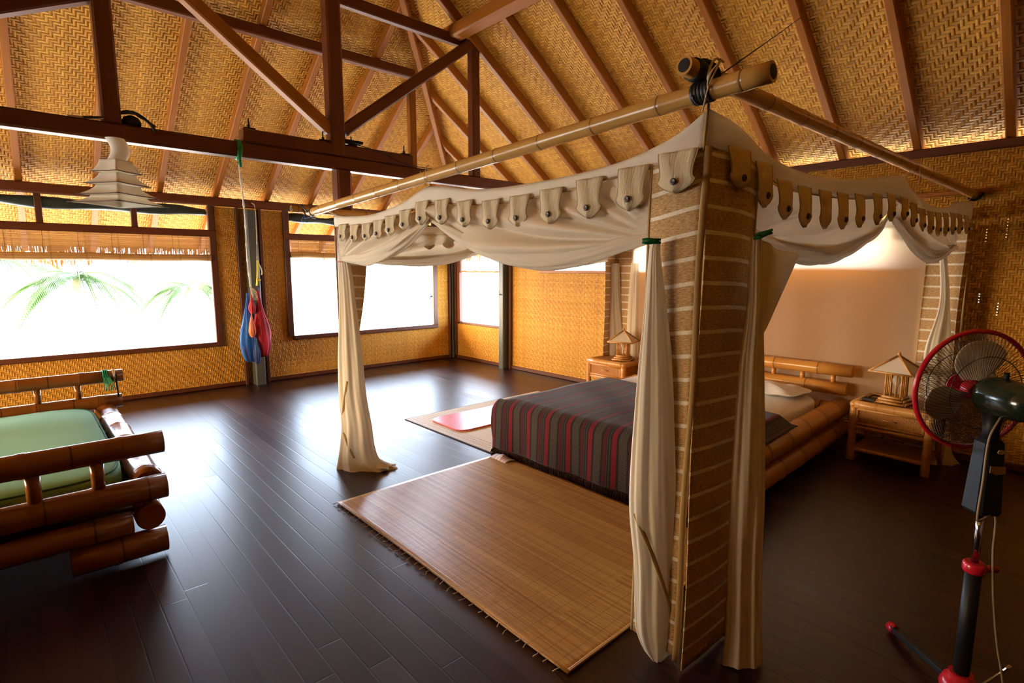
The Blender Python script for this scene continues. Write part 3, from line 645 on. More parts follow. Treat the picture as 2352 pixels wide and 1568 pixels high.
leaf(RT, RT.L-.12, RT.L-.02, .05, 1.9); leaf(BK, .0, .27, .05, 1.88); seam(R0c, (0, 0), .014, 1.9)
leaf(BK, BK.L-.27, BK.L, .05, 1.88); leaf(LF, LF.L-.22, LF.L, .05, 1.88); seam(B0, (0, 0), .014, 1.88)
# near corner: slim piping from the tie down over the band
m = MB(); m.tube(curve3([(6.725, -3.835, 2.10), (6.722, -3.838, 2.03), (6.716, -3.836, 1.95)], 12), .006, 8); m.build('corner_piping', SEAM, canopy)

def tail(secs, folds=9, amp=.16, name='curtain_tail', depth=.42, mat=CREAM, seed=0., tape=None, pool=0.):
    """curtain hanging in pleats: secs = (z, left x, y, right x, y)"""
    zs = [s[0] for s in secs][::-1]; tab_ = [[(s[0], s[k]) for s in secs][::-1] for k in (1, 2, 3, 4)]
    z0, z1 = zs[0], zs[-1]; n = 56; SEG = 72
    def sec(z): 
        a = [smooth_interp(t, z) for t in tab_]; return V((a[0], a[1], z)), V((a[2], a[3], z))
    def fn(u, v):
        z = z1+(z0-z1)*v; l, r = sec(z); c = (l+r)/2; w = (r-l)/2; hw = w.length; wd = w.normalized(); dn = V((wd.y, -wd.x, 0)); ph = 2*PI*u
        f = 1 + amp*(.35+.65*min(1, v*3))*math.sin(folds*ph+seed+1.4*math.sin(v*3+seed)) + amp*.4*math.sin((folds*2+1)*ph+v*4)
        d = max(hw*depth, .018)
        return c + wd*(hw*1.08*math.cos(ph)*(.72+.28*f)) + dn*(d*math.sin(ph)*f)
    m = MB(); m.grid(fn, SEG, n, lambda u, v: (u*.4, v*1.6)); o = m.build(name, mat, canopy)
    def front(t, z, off=.001):
        l, r = sec(z); c = (l+r)/2; w = (r-l)/2; wd = w.normalized(); dn = V((wd.y, -wd.x, 0)); hw = w.length; d = max(hw*depth, .018)
        return c + w*t*.97 + dn*(d*math.sqrt(max(0, 1-t*t))*1.12+off)
    for tp in (tape or []):
        n2 = 30; (ta, za), (tb, zb) = tp
        m = MB(); pts = [front(ta+(tb-ta)*k/n2, za+(zb-za)*k/n2) for k in range(n2+1)]
        m.tube(pts, 0, 8, True, ell=[(.0085, .0014)]*(n2+1), upv=(rt.x, rt.y, .3)); m.build('hem_tape', SEAM, o)
    return o
tail([(1.65, 6.565, -3.897, 6.585, -3.875), (1.618, 6.560, -3.901, 6.584, -3.875), (1.42, 6.555, -3.908, 6.604, -3.855), (1.094, 6.543, -3.921, 6.632, -3.823), (.664, 6.537, -3.927, 6.656, -3.798), (.394, 6.556, -3.906, 6.668, -3.785), (.134, 6.565, -3.896, 6.672, -3.780), (.04, 6.585, -3.875, 6.662, -3.79), (.0, 6.61, -3.86, 6.635, -3.83)], 8, .13, tape=[((-.95, .62), (.85, .14))], seed=.4)
tail([(1.665, 6.825, -3.673, 6.846, -3.65), (1.60, 6.824, -3.674, 6.852, -3.643), (1.42, 6.826, -3.672, 6.862, -3.632), (1.185, 6.817, -3.682, 6.873, -3.620), (.683, 6.814, -3.684, 6.894, -3.597), (.419, 6.818, -3.680, 6.898, -3.592), (.146, 6.823, -3.675, 6.908, -3.582), (.01, 6.82, -3.68, 6.915, -3.575)], 7, .16, seed=2.)
# flap falling back from the right-hand gather
def flap(u, v):
    top = V((6.84, -3.66, 1.655)).lerp(V((6.89, -3.42, 1.60)), u); bot = V((6.862, -3.634, 1.30)).lerp(V((6.868, -3.60, 1.34)), u)
    return top.lerp(bot, v)+V((.012*math.sin(u*9)*(1-v), 0, 0))
m = MB(); m.grid(flap, 16, 16, lambda u, v: (u, v)); m.build('curtain_flap', CREAM, canopy, solid=.002)
tail([(1.64, 3.815, -3.82, 3.85, -3.78), (1.56, 3.808, -3.826, 3.868, -3.76), (1.28, 3.805, -3.829, 3.885, -3.742), (.9, 3.792, -3.845, 3.905, -3.72), (.6, 3.788, -3.848, 3.915, -3.708), (.33, 3.797, -3.839, 3.942, -3.68), (.16, 3.785, -3.852, 3.955, -3.665), (.05, 3.775, -3.865, 3.99, -3.63), (.0, 3.775, -3.87, 4.07, -3.545)], 7, .15, tape=[((-.2, .70), (-.95, .42)), ((-.95, .30), (-.1, .10))], seed=1.)
tail([(1.72, 6.80, -.42, 6.84, -.38), (1.60, 6.82, -.36, 6.85, -.32), (1.279, 6.84, -.34, 6.885, -.267), (.866, 6.79, -.37, 6.915, -.233), (.227, 6.868, -.285, 6.963, -.181), (.08, 6.88, -.29, 6.98, -.17), (.0, 6.86, -.31, 7.02, -.13)], 6, .22, seed=.7)
tail([(1.62, 3.613, -.245, 3.67, -.18), (1.2, 3.60, -.26, 3.69, -.16), (.55, 3.60, -.26, 3.75, -.10), (.02, 3.60, -.26, 3.78, -.10)], 6, .2, mat=CREAM_T, seed=.2)
tail([(1.62, 3.86, -.19, 3.95, -.17), (.9, 3.84, -.20, 3.97, -.17), (.02, 3.82, -.20, 4.0, -.17)], 6, .2, mat=CREAM_T, seed=2.2)
# cloth pooling on the floor at the far left curtain
m = MB(); m.grid(lambda u, v: V((3.93+.16*(2*u-1)*(1-.3*v)+.02*math.sin(v*9), -3.70+.16*(2*u-1)*.7+(v-.5)*.12, .012+.03*math.sin(PI*u)*math.sin(PI*v)+.012*abs(math.sin(u*11+v*7)))), 26, 14, lambda u, v: (u, v)); m.build('pooled_hem', CREAM, canopy, solid=.003)
# tie strings
def string(pts, name='tie_string', r=.0022, mat=None, parent=canopy, n=16):
    m = MB(); m.tube(curve3(pts, n), r, 6); return m.build(name, mat or STRING, parent)
string([(6.722, -3.835, 2.09), (6.735, -3.845, 2.13), (6.755, -3.90, 2.17), (6.765, -3.88, 2.222), (6.78, -3.85, 2.215)], r=.004)
string([(6.724, -3.84, 2.085), (6.745, -3.88, 2.12), (6.77, -3.92, 2.16), (6.79, -3.90, 2.20)], r=.0035)
string([(6.775, -3.86, 2.22), (6.76, -3.90, 2.14), (6.745, -3.90, 2.08), (6.74, -3.90, 2.06)], r=.003)
string([(5.01, -3.83, 2.01), (5.05, -3.83, 2.03), (5.06, -3.855, 2.06), (5.05, -3.86, 2.11), (5.04, -3.83, 2.13)]); string([(5.02, -3.83, 2.02), (4.98, -3.85, 2.06), (5.0, -3.86, 2.10)])
string([(6.86, -1.85, 2.07), (6.87, -1.75, 2.12), (6.88, -1.68, 2.16)]); string([(6.885, -1.64, 2.16), (6.885, -1.62, 2.10), (6.88, -1.61, 2.05)])
string([(6.93, -.42, 2.03), (6.94, -.3, 2.07), (6.94, -.1, 2.12)]); string([(3.75, -3.8, 1.95), (3.6, -3.81, 1.985), (3.42, -3.82, 2.0)])
string([(3.62, -.16, 1.98), (3.5, -.1, 2.1), (3.4, -.01, 2.2)])

# green and dark cloth pegs
PEG = plain('translucent green plastic', (.0, .16, .05), .25); PEG2 = plain('dark plastic', (.03, .04, .04), .3)
def peg(p, d, label, mat=PEG, l=.066):
    p, d = V(p), V(d).normalized(); o = thing('cloth_peg', p, label, 'peg', 'plastic pegs holding back the curtains')
    for s_ in (-1, 1):
        m = MB(); u = V((0, 0, 1)); m.tube([p-d*l/2+u*.005*s_, p-d*l*.2+u*.0065*s_, p+d*l*.2+u*.004*s_, p+d*l/2+u*.0055*s_], [.0045, .006, .006, .0045], 8); m.build('jaw', mat, o)
    m = MB(); m.tube([p-d*.012, p+d*.012], .0085, 10); m.build('spring', mat, o)
peg((6.575, -3.915, 1.650), (.68, .73, -.0), 'bright green plastic peg left of the near raffia corner panel')
peg((6.86, -3.66, 1.672), (.64, .70, .32), 'bright green plastic peg right of the near raffia corner panel')
peg((6.86, -.40, 1.69), (.7, .7, .05), 'small dark peg on the far right canopy corner against the brown wall', PEG2, .06)
string([(3.79, -3.84, 1.615), (3.83, -3.83, 1.60), (3.87, -3.78, 1.61)], 'tie_string', .003, plain('pink thread', (.6, .15, .2), .7))

# bamboo poles that carry the canopy
def culm(name, p, q, r, label, mat=BAM, off=None, ends=(True, True)):
    o = thing(name, (V(p)+V(q))/2, label, 'bamboo pole', None); m = MB(); m.bamboo(p, q, r, .30, 20, off=off); m.build('culm', mat, o)
    d = (V(q)-V(p)).normalized()
    for e, P, s_ in ((ends[0], V(p), -1), (ends[1], V(q), 1)):
        if e: m = MB(); m.lathe([(r*.70, -.002), (r*.70, .0015)], P, d*s_, 18); m.build('bore_shade_disc', BLK, o)  # flat black disc stands in for the shade inside the culm
    return o
culm('bamboo_pole', (6.945, -3.862, 2.142), (3.33, -3.82, 2.0), .032, 'long bamboo pole over the front of the canopy from near corner to left post', off=.06)
culm('bamboo_pole', (6.705, -3.965, 2.197), (6.94, -.05, 2.125), .030, 'long bamboo pole over the right side of the canopy reaching the bed wall', off=.20)
culm('bamboo_pole', (3.20, -3.93, 2.03), (3.20, -3.02, 2.03), .026, 'short bamboo crosspiece tied to the dark floor post', off=.1)
TAPE = plain('black rubber binding', (.012, .011, .01), .5)
m = MB()
for k in range(5): a = k/4; m.lathe([(.036, -.008), (.038, 0), (.036, .008)], V((6.745, -3.862, 2.134)).lerp(V((6.695, -3.862, 2.132)), a), (-3.645, 0, -.15), 16)
m.lathe([(.036, -.02), (.037, 0), (.036, .02)], (6.709, -3.90, 2.196), (.23, 3.9, -.07), 16); m.lathe([(.036, -.02), (.037, 0), (.036, .02)], (6.713, -3.83, 2.195), (.23, 3.9, -.07), 16)
m.tube(curve3([(6.70, -3.898, 2.12), (6.71, -3.87, 2.098), (6.745, -3.83, 2.12), (6.755, -3.835, 2.20), (6.72, -3.88, 2.23), (6.678, -3.895, 2.19)], 24), .006, 8)
tag(m.build('rubber_binding', TAPE), 'black rubber binding lashing the two long bamboo poles at the near corner', 'binding')
m = MB(); m.lathe([(.034, -.012), (.036, 0), (.034, .012)], (3.37, -3.82, 2.0), (1, 0, 0), 16); m.tube(curve3([(3.36, -3.86, 2.0), (3.25, -3.87, 2.06), (3.2, -3.85, 2.06), (3.28, -3.84, 1.97)], 16), .006, 6)
tag(m.build('rubber_binding', TAPE), 'black binding at the left tip of the long front bamboo pole', 'binding')
m = MB(); m.lathe([(.032, -.02), (.034, 0), (.032, .02)], (6.935, -.09, 2.125), (.05, 1, 0), 16); m.tube(curve3([(6.90, -.08, 2.10), (6.94, -.06, 2.085), (6.98, -.05, 2.12), (6.99, -.03, 2.17)], 16), .009, 6)
tag(m.build('rubber_binding', TAPE), 'black binding where the right bamboo pole meets the bed wall', 'binding')
m = MB(); m.tube(curve3([(3.30, -3.86, 1.975), (3.33, -3.87, 1.95), (3.38, -3.85, 1.955), (3.45, -3.83, 1.94)], 14), .006, 5); m.tube(curve3([(3.31, -3.87, 1.97), (3.28, -3.88, 1.93), (3.36, -3.87, 1.92)], 10), .005, 5)
tag(m.build('cord_tangle', plain('blue nylon cord', (.03, .07, .22), .6)), 'blue cord tangle hanging under the left tip of the front bamboo pole', 'cord')
m = MB(); m.tube([(6.775, -3.86, 2.175), (6.38, -2.5, 2.79), (5.985, -1.15, 3.405)], .0025, 6)
tag(m.build('support_cord', plain('dark cord', (.03, .015, .01), .7)), 'thin taut cord rising from the near pole junction to a rafter', 'cord')

# =================================================================== BED
def local_thing(name, loc, rz, label, cat, group=None):
    o = thing(name, loc, label, cat, group); o.rotation_euler = (0, 0, rz); LOCAL.add(o.name); return o
def log(p, q, r, name, parent, mat, off=None, sp=.38, capmat=None):
    m = MB(); m.bamboo(p, q, r, sp, 24, off=off); o = m.build(name, mat, parent)
    return o
BRZ = math.radians(1.2)
bed = local_thing('bamboo_bed', (4.33, -2.66, 0), BRZ, 'low double bed of stacked thick bamboo poles under the cream canopy', 'bed')
bw, bl = 1.95, 2.36
for z in (.065, .200, .335): log((-.05, .0, z), (bw+.03, .0, z), .065, 'foot_rail', bed, BAM_BED)
for x in (.06, bw-.04):
    for z, r in ((.13, .080), (.325, .085)): log((x, .07, z), (x, bl+.02, z), r, 'side_rail', bed, BAM_BED)
log((-.06, bl-.03, .50), (bw+.02, bl-.03, .50), .058, 'headboard_rail', bed, BAM_BED); log((-.12, bl-.03, .665), (bw+.05, bl-.03, .665), .054, 'headboard_rail', bed, BAM_BED, off=.24)
log((0, bl-.03, .30), (bw-.02, bl-.03, .30), .07, 'headboard_rail', bed, BAM_BED)
for k in range(8):
    m = MB(); x = .06+k*(bw-.16)/7; m.tube([(x, bl-.03, .535), (x, bl-.03, .625)], .02, 12); m.build('spindle', BAM_BED, bed)
for x in (.15, bw-.2):
    for y in (.3, 2.1): m = MB(); m.tube([(x, y, 0), (x, y, .12)], .06, 14); m.build('leg', BAM_RED, bed)
m = MB(); m.box((.1, .08, .20), (bw-.1, bl-.1, .235)); m.build('slat_base', WOOD_D, bed)

def rbox(m, a, b, r, nx=24, ny=24, puff=0., wob=0.):
    """soft-edged cushion between corners a and b"""
    a, b = V(a), V(b); c = (a+b)/2; h = (b-a)/2
    def fn(u, v):
        th = 2*PI*u; ph = PI*(v-.5); e = .22; ez = .30
        def sp(w, p): return math.copysign(abs(w)**p, w)
        x = sp(math.cos(ph), ez)*sp(math.cos(th), e); y = sp(math.cos(ph), ez)*sp(math.sin(th), e); z = sp(math.sin(ph), ez)
        k = (1-x*x)*(1-y*y)
        return c + V((h.x*x, h.y*y, h.z*z*(1+puff*k) + (wob*math.sin(x*7+y*3)*math.sin(y*8-x*2) if z > .5 else 0)))
    m.grid(fn, 96, 40, lambda u, v: (u*4, v)); return m
m = MB(); rbox(m, (.12, .10, .235), (bw-.13, bl-.14, .455), .04, puff=.03)
mt = m.build('mattress', SHEET); mt.location = bed.location; mt.rotation_euler = (0, 0, BRZ); tag(mt, 'thin mattress in a white sheet lying on the bamboo bed', 'mattress')
m = MB(); a_, b_ = (1.15, 1.72, .452), (1.72, 2.14, .53)
def pil(u, v):
    th = 2*PI*u; ph = PI*(v-.5); x = math.copysign(abs(math.cos(th))**.45, math.cos(th)); y = math.copysign(abs(math.sin(th))**.45, math.sin(th)); cph = abs(math.cos(ph))**.6
    x *= cph; y *= cph; ed = max(abs(x), abs(y)); z = math.sin(ph)*(1-ed**3*.8)
    return V((1.44+.32*x+.02*y, 1.93+.22*y, .495+.045*z+.004*math.sin(x*9+y*5)))
m.grid(pil, 80, 30, lambda u, v: (u, v)); pw = m.build('pillow', SHEET); pw.location = bed.location; pw.rotation_euler = (0, 0, BRZ); tag(pw, 'flat white pillow at the head of the bed, right side', 'pillow')
# blanket
def edge(t, r=.055):
    if t <= 0: return 0, 0
    if t < r*PI/2: return r*math.sin(t/r), r*(1-math.cos(t/r))
    return r, r+(t-r*PI/2)
BL_Y1, BL_H = 1.30, .43
def blk(u, v):
    ax = -.14 + u*2.13; ay = -BL_H + v*(1.36-.26*u+BL_H)
    ox, dx = edge(-(ax-.02)); oy, dy = edge(-(ay-.02))
    x = ax if ax > .02 else .02-ox
    if ax > 1.84: k = ax-1.84; x = 1.84+k*.94; dx = min(.055, k*.55)*1.0
    y = ay if ay > .02 else .02-oy-.045
    if ay < .02 and ay > -.1: y = .02-(oy+.045*min(1, (.02-ay)/.1))
    hang = max(0, -ay)/BL_H; y += -.014*math.sin(ax*13+.6*math.sin(ax*5))*hang - .01*hang
    x += .015*math.sin(ay*14)*max(0, -ax)/.16
    z = .474 - dx*.9 - dy + .004*math.sin(ax*6+ay*9)*(1 if ay > 0 else 0) - .02*max(0, (ay-1.0))*0
    if ay > 0: z -= .0
    z += .012*math.exp(-((ax-.7)/.5)**2)*max(0, 1-abs(ay-.2)/.5)
    if ay > 0 and ax < .12: z -= (.12-ax)*.25
    return V((x, y, max(.012, z)))
m = MB(); m.grid(blk, 120, 110, lambda u, v: (-.10+u*2.13, v*(BL_Y1+BL_H)))
bk_ = m.build('woven_blanket', IKAT, solid=.005); bk_.location = bed.location; bk_.rotation_euler = (0, 0, BRZ)
tag(bk_, 'dark red, black and grey striped woven blanket over the foot of the bed', 'blanket')
m = MB(); rr = random.Random(11)
for k in range(560):
    u = (k+rr.random())/560; p = blk(u, 0); l = min(.085, p.z-.004)*rr.uniform(.75, 1.0); e = p+V((rr.uniform(-.015, .015), rr.uniform(-.02, .005), -l)); m.tube([p+V((0, 0, .004)), p.lerp(e, .5)+V((rr.uniform(-.004, .004), 0, 0)), e], [.003, .0026, .0016], 4)
f_ = m.build('fringe', plain('dark fringe yarn', (.028, .010, .009), .9, 0, .2, 8, .6), bk_); tag(f_, 'dark twisted yarn fringe', kind='stuff')
m = MB(); m.grid(lambda u, v: V((4.40+.20*u, -2.86+.10*v, .012+.03*math.sin(PI*u)*math.sin(PI*v)+.006*math.sin(u*14)*math.sin(PI*v))), 18, 10, lambda u, v: (u*.6, v*.3))
_t = NT('white and violet striped cotton'); _x, _y, _z = _t.sep(); _t.col(_t.ramp(_t.mth('FRACT', _t.mth('MULTIPLY', _x, 9.)), [(0, (.75, .72, .78)), (.45, (.18, .12, .4)), (.6, (.75, .72, .78)), (.8, (.5, .03, .06)), (.9, (.75, .72, .78))], True)); _t.rough(.9)
tag(m.build('folded_cloth', _t.m, solid=.006), 'small crumpled white and violet striped cloth on the floor at the bed foot', 'cloth')

# =================================================================== MATS
MAT = mat_slatmat('split bamboo floor mat', (.40, .185, .042), (.82, .50, .17), .0075, .075, .34)
mat_ = thing('bamboo_mat', (5.41, -3.46, 0), 'large golden split-bamboo floor mat in front of the bed foot', 'mat')
MX0, MX1, MY0, MY1 = 4.385, 6.44, -4.165, -2.76
m = MB(); m.grid(lambda u, v: V((MX0+(MX1-MX0)*u, MY0+(MY1-MY0)*v+.006*math.sin(u*5), .006+.004*math.sin(u*6+v*3)**2+(.003 if v < .01 else 0))), 60, 40, lambda u, v: (u*2.055, v*1.405)); m.build('slats', MAT, mat_, solid=.006)
for y in (MY0, ):
    m = MB(); m.tube([(MX0+(MX1-MX0)*k/30, MY0+.006*math.sin(k/6), .009) for k in range(31)], .006, 8); m.build('border', MAT, mat_)
m = MB(); m.bar((MX1-.004, MY0, .012), (MX1-.004, MY1, .012), .012, .010); m.build('border', MAT, mat_)
rr = random.Random(4); TS = plain('pale tassel string', (.66, .52, .38), .8)
for k in range(34):
    x = MX0+.02+(MX1-MX0-.05)*(k+rr.uniform(-.2, .2))/33; l = rr.uniform(.025, .04); m = MB(); y = MY0-.004
    m.tube([(x, y+.004, .012), (x+rr.uniform(-.008, .008), y-l*.5, .010), (x+rr.uniform(-.014, .014), y-l, .006)], [.0016, .002, .0028], 6); m.build('tassel', TS, mat_)
m = MB(); u0 = (2.93, -2.775)
m.quad((2.93, -2.775, .007), (4.33, -2.775, .007), (4.33, -.82, .007), (2.93, -.82, .007), uv=[(0, 0), (1.4, 0), (1.4, 1.95), (0, 1.95)])
i = len(m.v)
for a, b in (((2.93, -2.775), (4.33, -2.775)), ((4.33, -2.775), (4.33, -.82)), ((4.33, -.82), (2.93, -.82)), ((2.93, -.82), (2.93, -2.775))): m.quad((*a, .001), (*b, .001), (*b, .007), (*a, .007), uv=[(0, 0)]*4)
tag(m.build('floor_rug', mat_rug()), 'pale woven rug with a patterned border on the far side of the bed', 'rug')
# pink exercise mat with rounded corners
def rrect(w, h, r, n=8):
    o = []
    for cx, cy, a0 in ((w/2-r, h/2-r, 0), (-w/2+r, h/2-r, 90), (-w/2+r, -h/2+r, 180), (w/2-r, -h/2+r, 270)):
        for k in range(n+1): a = math.radians(a0+90*k/n); o.append((cx+r*math.cos(a), cy+r*math.sin(a), 0))
    return o
m = MB(); m.prism(rrect(.56, 1.66, .10), (0, 0, -1), .012)
PINK = plain('pink foam', (.85, .13, .17), .3, 0, .5, 25, .12)
ym = m.build('exercise_mat', PINK); ym.location = (3.44, -1.79, .022); ym.rotation_euler = (0, 0, math.radians(-1.5)); tag(ym, 'pink foam exercise mat with rounded corners on the pale rug', 'mat')

# =================================================================== NIGHTSTANDS AND LAMPS
def nightstand(loc, rz, label):
    o = local_thing('nightstand', loc, rz, label, 'nightstand', 'rattan nightstands'); w, d, h = .50, .40, .50; r = .028
    for x in (0, w):
        for y in (0, d): m = MB(); m.bamboo((x, y, 0), (x, y, h-.03), r, .12, 16, off=random.random()*.1); m.build('leg', RAT, o)
    for a, b in (((0, 0), (w, 0)), ((w, 0), (w, d)), ((w, d), (0, d)), ((0, d), (0, 0))):
        m = MB(); pa, pb = V((*a, h-.035)), V((*b, h-.035)); m.bamboo(pa, pb, .033, .30, 18, off=.02)
        for P in (pa,): m.lathe([(.001, -.034), (.020, -.028), (.032, -.012), (.034, 0), (.032, .012), (.020, .028), (.001, .034)], P, (0, 0, 1), 18, False)
        m.build('top_rail', RAT, o)
    m = MB(); m.box((.01, .01, h-.03), (w-.01, d-.01, h-.012)); m.build('top', mat_weave_fine, o)
    m = MB(); m.box((.03, -.012, .315), (w-.03, .008, .432)); dr = m.build('drawer', mat_weave_fine, o)
    for a, b in (((.03, .315), (w-.03, .315)), ((.03, .432), (w-.03, .432)), ((.03, .315), (.03, .432)), ((w-.03, .315), (w-.03, .432))):
        m = MB(); m.tube([(a[0], -.014, a[1]), (b[0], -.014, b[1])], .009, 10); m.build('moulding', RAT, dr)
    m = MB(); m.tube([(w/2-.04, -.012, .375), (w/2-.04, -.03, .378), (w/2+.04, -.03, .378), (w/2+.04, -.012, .375)], .006, 8); m.build('handle', RAT, dr)
    for y in (0, d): m = MB(); m.bamboo((0, y, .285), (w, y, .285), .018, .3, 12); m.build('stretcher', RAT, o)
    for x in (0, w): m = MB(); m.box((x-.004, .02, .29), (x+.004, d-.02, h-.05)); m.build('side_panel', mat_weave_fine, o)
    for y in (0, d): m = MB(); m.bamboo((0, y, .095), (w, y, .095), .017, .2, 12); m.build('shelf_rail', RAT, o)
    m = MB(); m.box((.0, 0, .095), (w, d, .107)); m.build('shelf', mat_weave_fine, o); return o
mat_weave_fine = mat_weave('fine rattan weave', (.32, .12, .022), (.56, .26, .06), .008, .002)
nsR = nightstand((6.41, -.66, 0), math.radians(-2), 'rattan nightstand with a drawer right of the bed, behind the fan')
nsL = nightstand((3.60, -.62, 0), 0, 'rattan nightstand with a drawer left of the bed, by the woven wall')
def lamp(loc, rz, label, hcol):
    o = local_thing('table_lamp', loc, rz, label, 'lamp', 'bamboo pagoda table lamps')
    for k, (hw, z) in enumerate(((.10, .010), (.082, .030), (.064, .050))):
        m = MB()
        for sx, sy, ex, ey in ((-1, -1, 1, -1), (1, -1, 1, 1), (1, 1, -1, 1), (-1, 1, -1, -1)): m.tube([(sx*hw, sy*hw, z), (ex*hw, ey*hw, z)], .0105, 10)
        m.box((-hw, -hw, z-.006), (hw, hw, z+.004)); m.build('base_tier', RAT, o)
    for sx in (-1, -.33, .33, 1):
        for sy in (-1, -.33, .33, 1):
            if max(abs(sx), abs(sy)) < 1 : continue
            m = MB(); m.tube([(sx*.055, sy*.055, .058), (sx*.055, sy*.055, .058+hcol)], .0085 if abs(sx) == abs(sy) else .006, 8); m.build('column', RAT, o)
    z0 = .058+hcol; H, A = .135, .148; ap = (0, 0, z0+H+.008)
    for k in range(4):
        a, b = [(-A, -A), (A, -A), (A, A), (-A, A)][k], [(A, -A), (A, A), (-A, A), (-A, -A)][k]
        m = MB(); m.quad((a[0]*.97, a[1]*.97, z0+.014), (b[0]*.97, b[1]*.97, z0+.014), (0, 0, z0+H)); m.build('shade_panel', PAPER, o, solid=.002)
        m = MB(); m.tube([(*a, z0+.012), (*b, z0+.012)], .0075, 8); m.build('shade_rail', RAT, o); m = MB(); m.tube([(*a, z0+.012), ap], .008, 8); m.build('hip_stick', RAT, o)
    m = MB(); m.lathe([(.001, 0), (.013, .004), (.013, .018), (.008, .032), (.001, .034)], (0, 0, z0+H), seg=12); m.build('finial', RAT, o)
    m = MB(); m.lathe([(.012, 0), (.012, .07), (.026, .09), (.03, .12), (.018, .145), (.002, .15)], (0, 0, .07), seg=14); m.build('bulb', PAPER, o); return o
lamp((6.645, -.50, .492), math.radians(-8), 'pagoda-shaped bamboo lamp with white shade on the right nightstand', .185)
lamp((3.945, -.42, .492), math.radians(20), 'pagoda-shaped bamboo lamp with white shade on the left nightstand', .15)
m = MB(); m.tube(curve3([(6.56, -.44, .505), (6.50, -.50, .53), (6.475, -.56, .51), (6.49, -.60, .50)], 12), .006, 6); m.prism([(6.44, -.60, .50), (6.53, -.61, .50), (6.53, -.53, .50), (6.45, -.52, .50)], (0, 0, 1), .014)
tag(m.build('handheld_phone', BLK), 'small black gadget with a strap on the right nightstand beside the lamp', 'gadget')

# =================================================================== DAYBED
day = thing('bamboo_daybed', (3.3, -6.1, 0), 'low daybed of thick reddish bamboo poles at the left edge of the picture', 'daybed')
Y1, YE = -5.105, -7.3; NX, FX = 4.33, 2.22
def dlog(p, q, r, name, off=None): return log(p, q, r, name, day, BAM_RED, off)
dlog((NX, YE, .625), (NX, Y1, .625), .060, 'end_rail', .08); dlog((NX, YE, .378), (NX, Y1, .378), .066, 'end_rail', .2)
dlog((NX, YE, .215), (NX, Y1-.165, .215), .062, 'end_rail', .02)
dlog((NX, Y1-.43, .082), (NX, Y1-.02, .082), .070, 'foot', .0); dlog((NX, YE, .082), (NX, YE+.45, .082), .070, 'foot')
dlog((FX, YE, .668), (FX, Y1+.07, .668), .050, 'end_rail', .1); dlog((FX, YE, .46), (FX, Y1+.05, .46), .055, 'end_rail'); dlog((FX, YE, .25), (FX, Y1, .25), .062, 'end_rail')
dlog((FX-.04, Y1-.42, .082), (FX-.04, Y1-.02, .082), .070, 'foot')
dlog((FX-.06, Y1-.065, .375), (NX-.075, Y1-.065, .375), .075, 'side_rail', .12); dlog((FX-.06, Y1-.085, .225), (NX+.02, Y1-.085, .225), .068, 'side_rail', .1)
dlog((FX-.06, YE+.07, .39), (NX-.075, YE+.07, .39), .075, 'side_rail')
for k in range(8):
    y = Y1-.29-k*.245
    m = MB(); m.tube([(NX, y, .42), (NX, y, .59)], .030, 14); m.build('spindle', BAM_RED, day)
    m = MB(); m.tube([(FX, y+.06, .49), (FX, y+.06, .64)], [.022, .022], 12); m.build('spindle', BAM_RED, day)
m = MB(); m.box((FX+.05, YE+.1, .24), (NX-.07, Y1-.15, .27)); m.build('slat_base', WOOD_D, day)
GREEN = mat_cloth('sage green cotton', (.20, .42, .24), 0, .9, 90); GREEN2 = mat_cloth('dark green piping', (.03, .12, .06), 0)
cs = thing('seat_mattress', (3.3, -6.2, .27), 'sage green mattress with dark piping on the bamboo daybed', 'mattress')
m = MB(); rbox(m, (FX+.07, YE+.12, .275), (NX-.075, Y1-.155, .485), .04, wob=.003); m.build('cover', GREEN, cs)
ca, cb = V((FX+.07, YE+.12, 0)), V((NX-.075, Y1-.155, 0)); cc = (ca+cb)/2; ch = (cb-ca)/2
for z in (.345, .455):
    m = MB(); pts = []
    for k in range(97):
        th = 2*PI*k/96; x = math.copysign(abs(math.cos(th))**.22, math.cos(th)); y = math.copysign(abs(math.sin(th))**.22, math.sin(th)); f = .996 if z < .4 else .985; pts.append((cc.x+ch.x*x*f, cc.y+ch.y*y*f, z))
    m.tube(pts, .006, 6, False); m.build('piping', GREEN2, cs)
gr = thing('hanging_straps', (FX, Y1-.02, .7), 'green tasselled cord and tan strap tied round the end of the daybed far rail', 'strap')
GC = plain('green cord', (.0, .22, .09), .6, 0, .4, 40, .3)
def loopy(y, r, w, mat, name, n=3):
    for k in range(n):
        m = MB(); yy = y+k*w; m.tube([(FX+math.cos(a*PI/8)*r, yy+.002*a/8, .668+math.sin(a*PI/8)*r) for a in range(17)], w*.55, 8); m.build(name, mat, gr)
loopy(Y1-.06, .054, .012, GC, 'green_cord'); loopy(Y1+.005, .054, .009, STRING, 'tan_cord', 2)
for k in range(7):
    m = MB(); m.tube(curve3([(FX+.054, Y1-.055+k*.005, .68), (FX+.062+.004*k, Y1-.06+k*.009, .62), (FX+.065, Y1-.07+k*.013, .56)], 6), .0035, 5); m.build('tassel', GC, gr)
m = MB(); m.tube(curve3([(FX+.056, Y1+.02, .69), (FX+.06, Y1+.02, .6), (FX+.06, Y1+.025, .50)], 6), .007, 6); m.build('black_strap', BLK, gr)

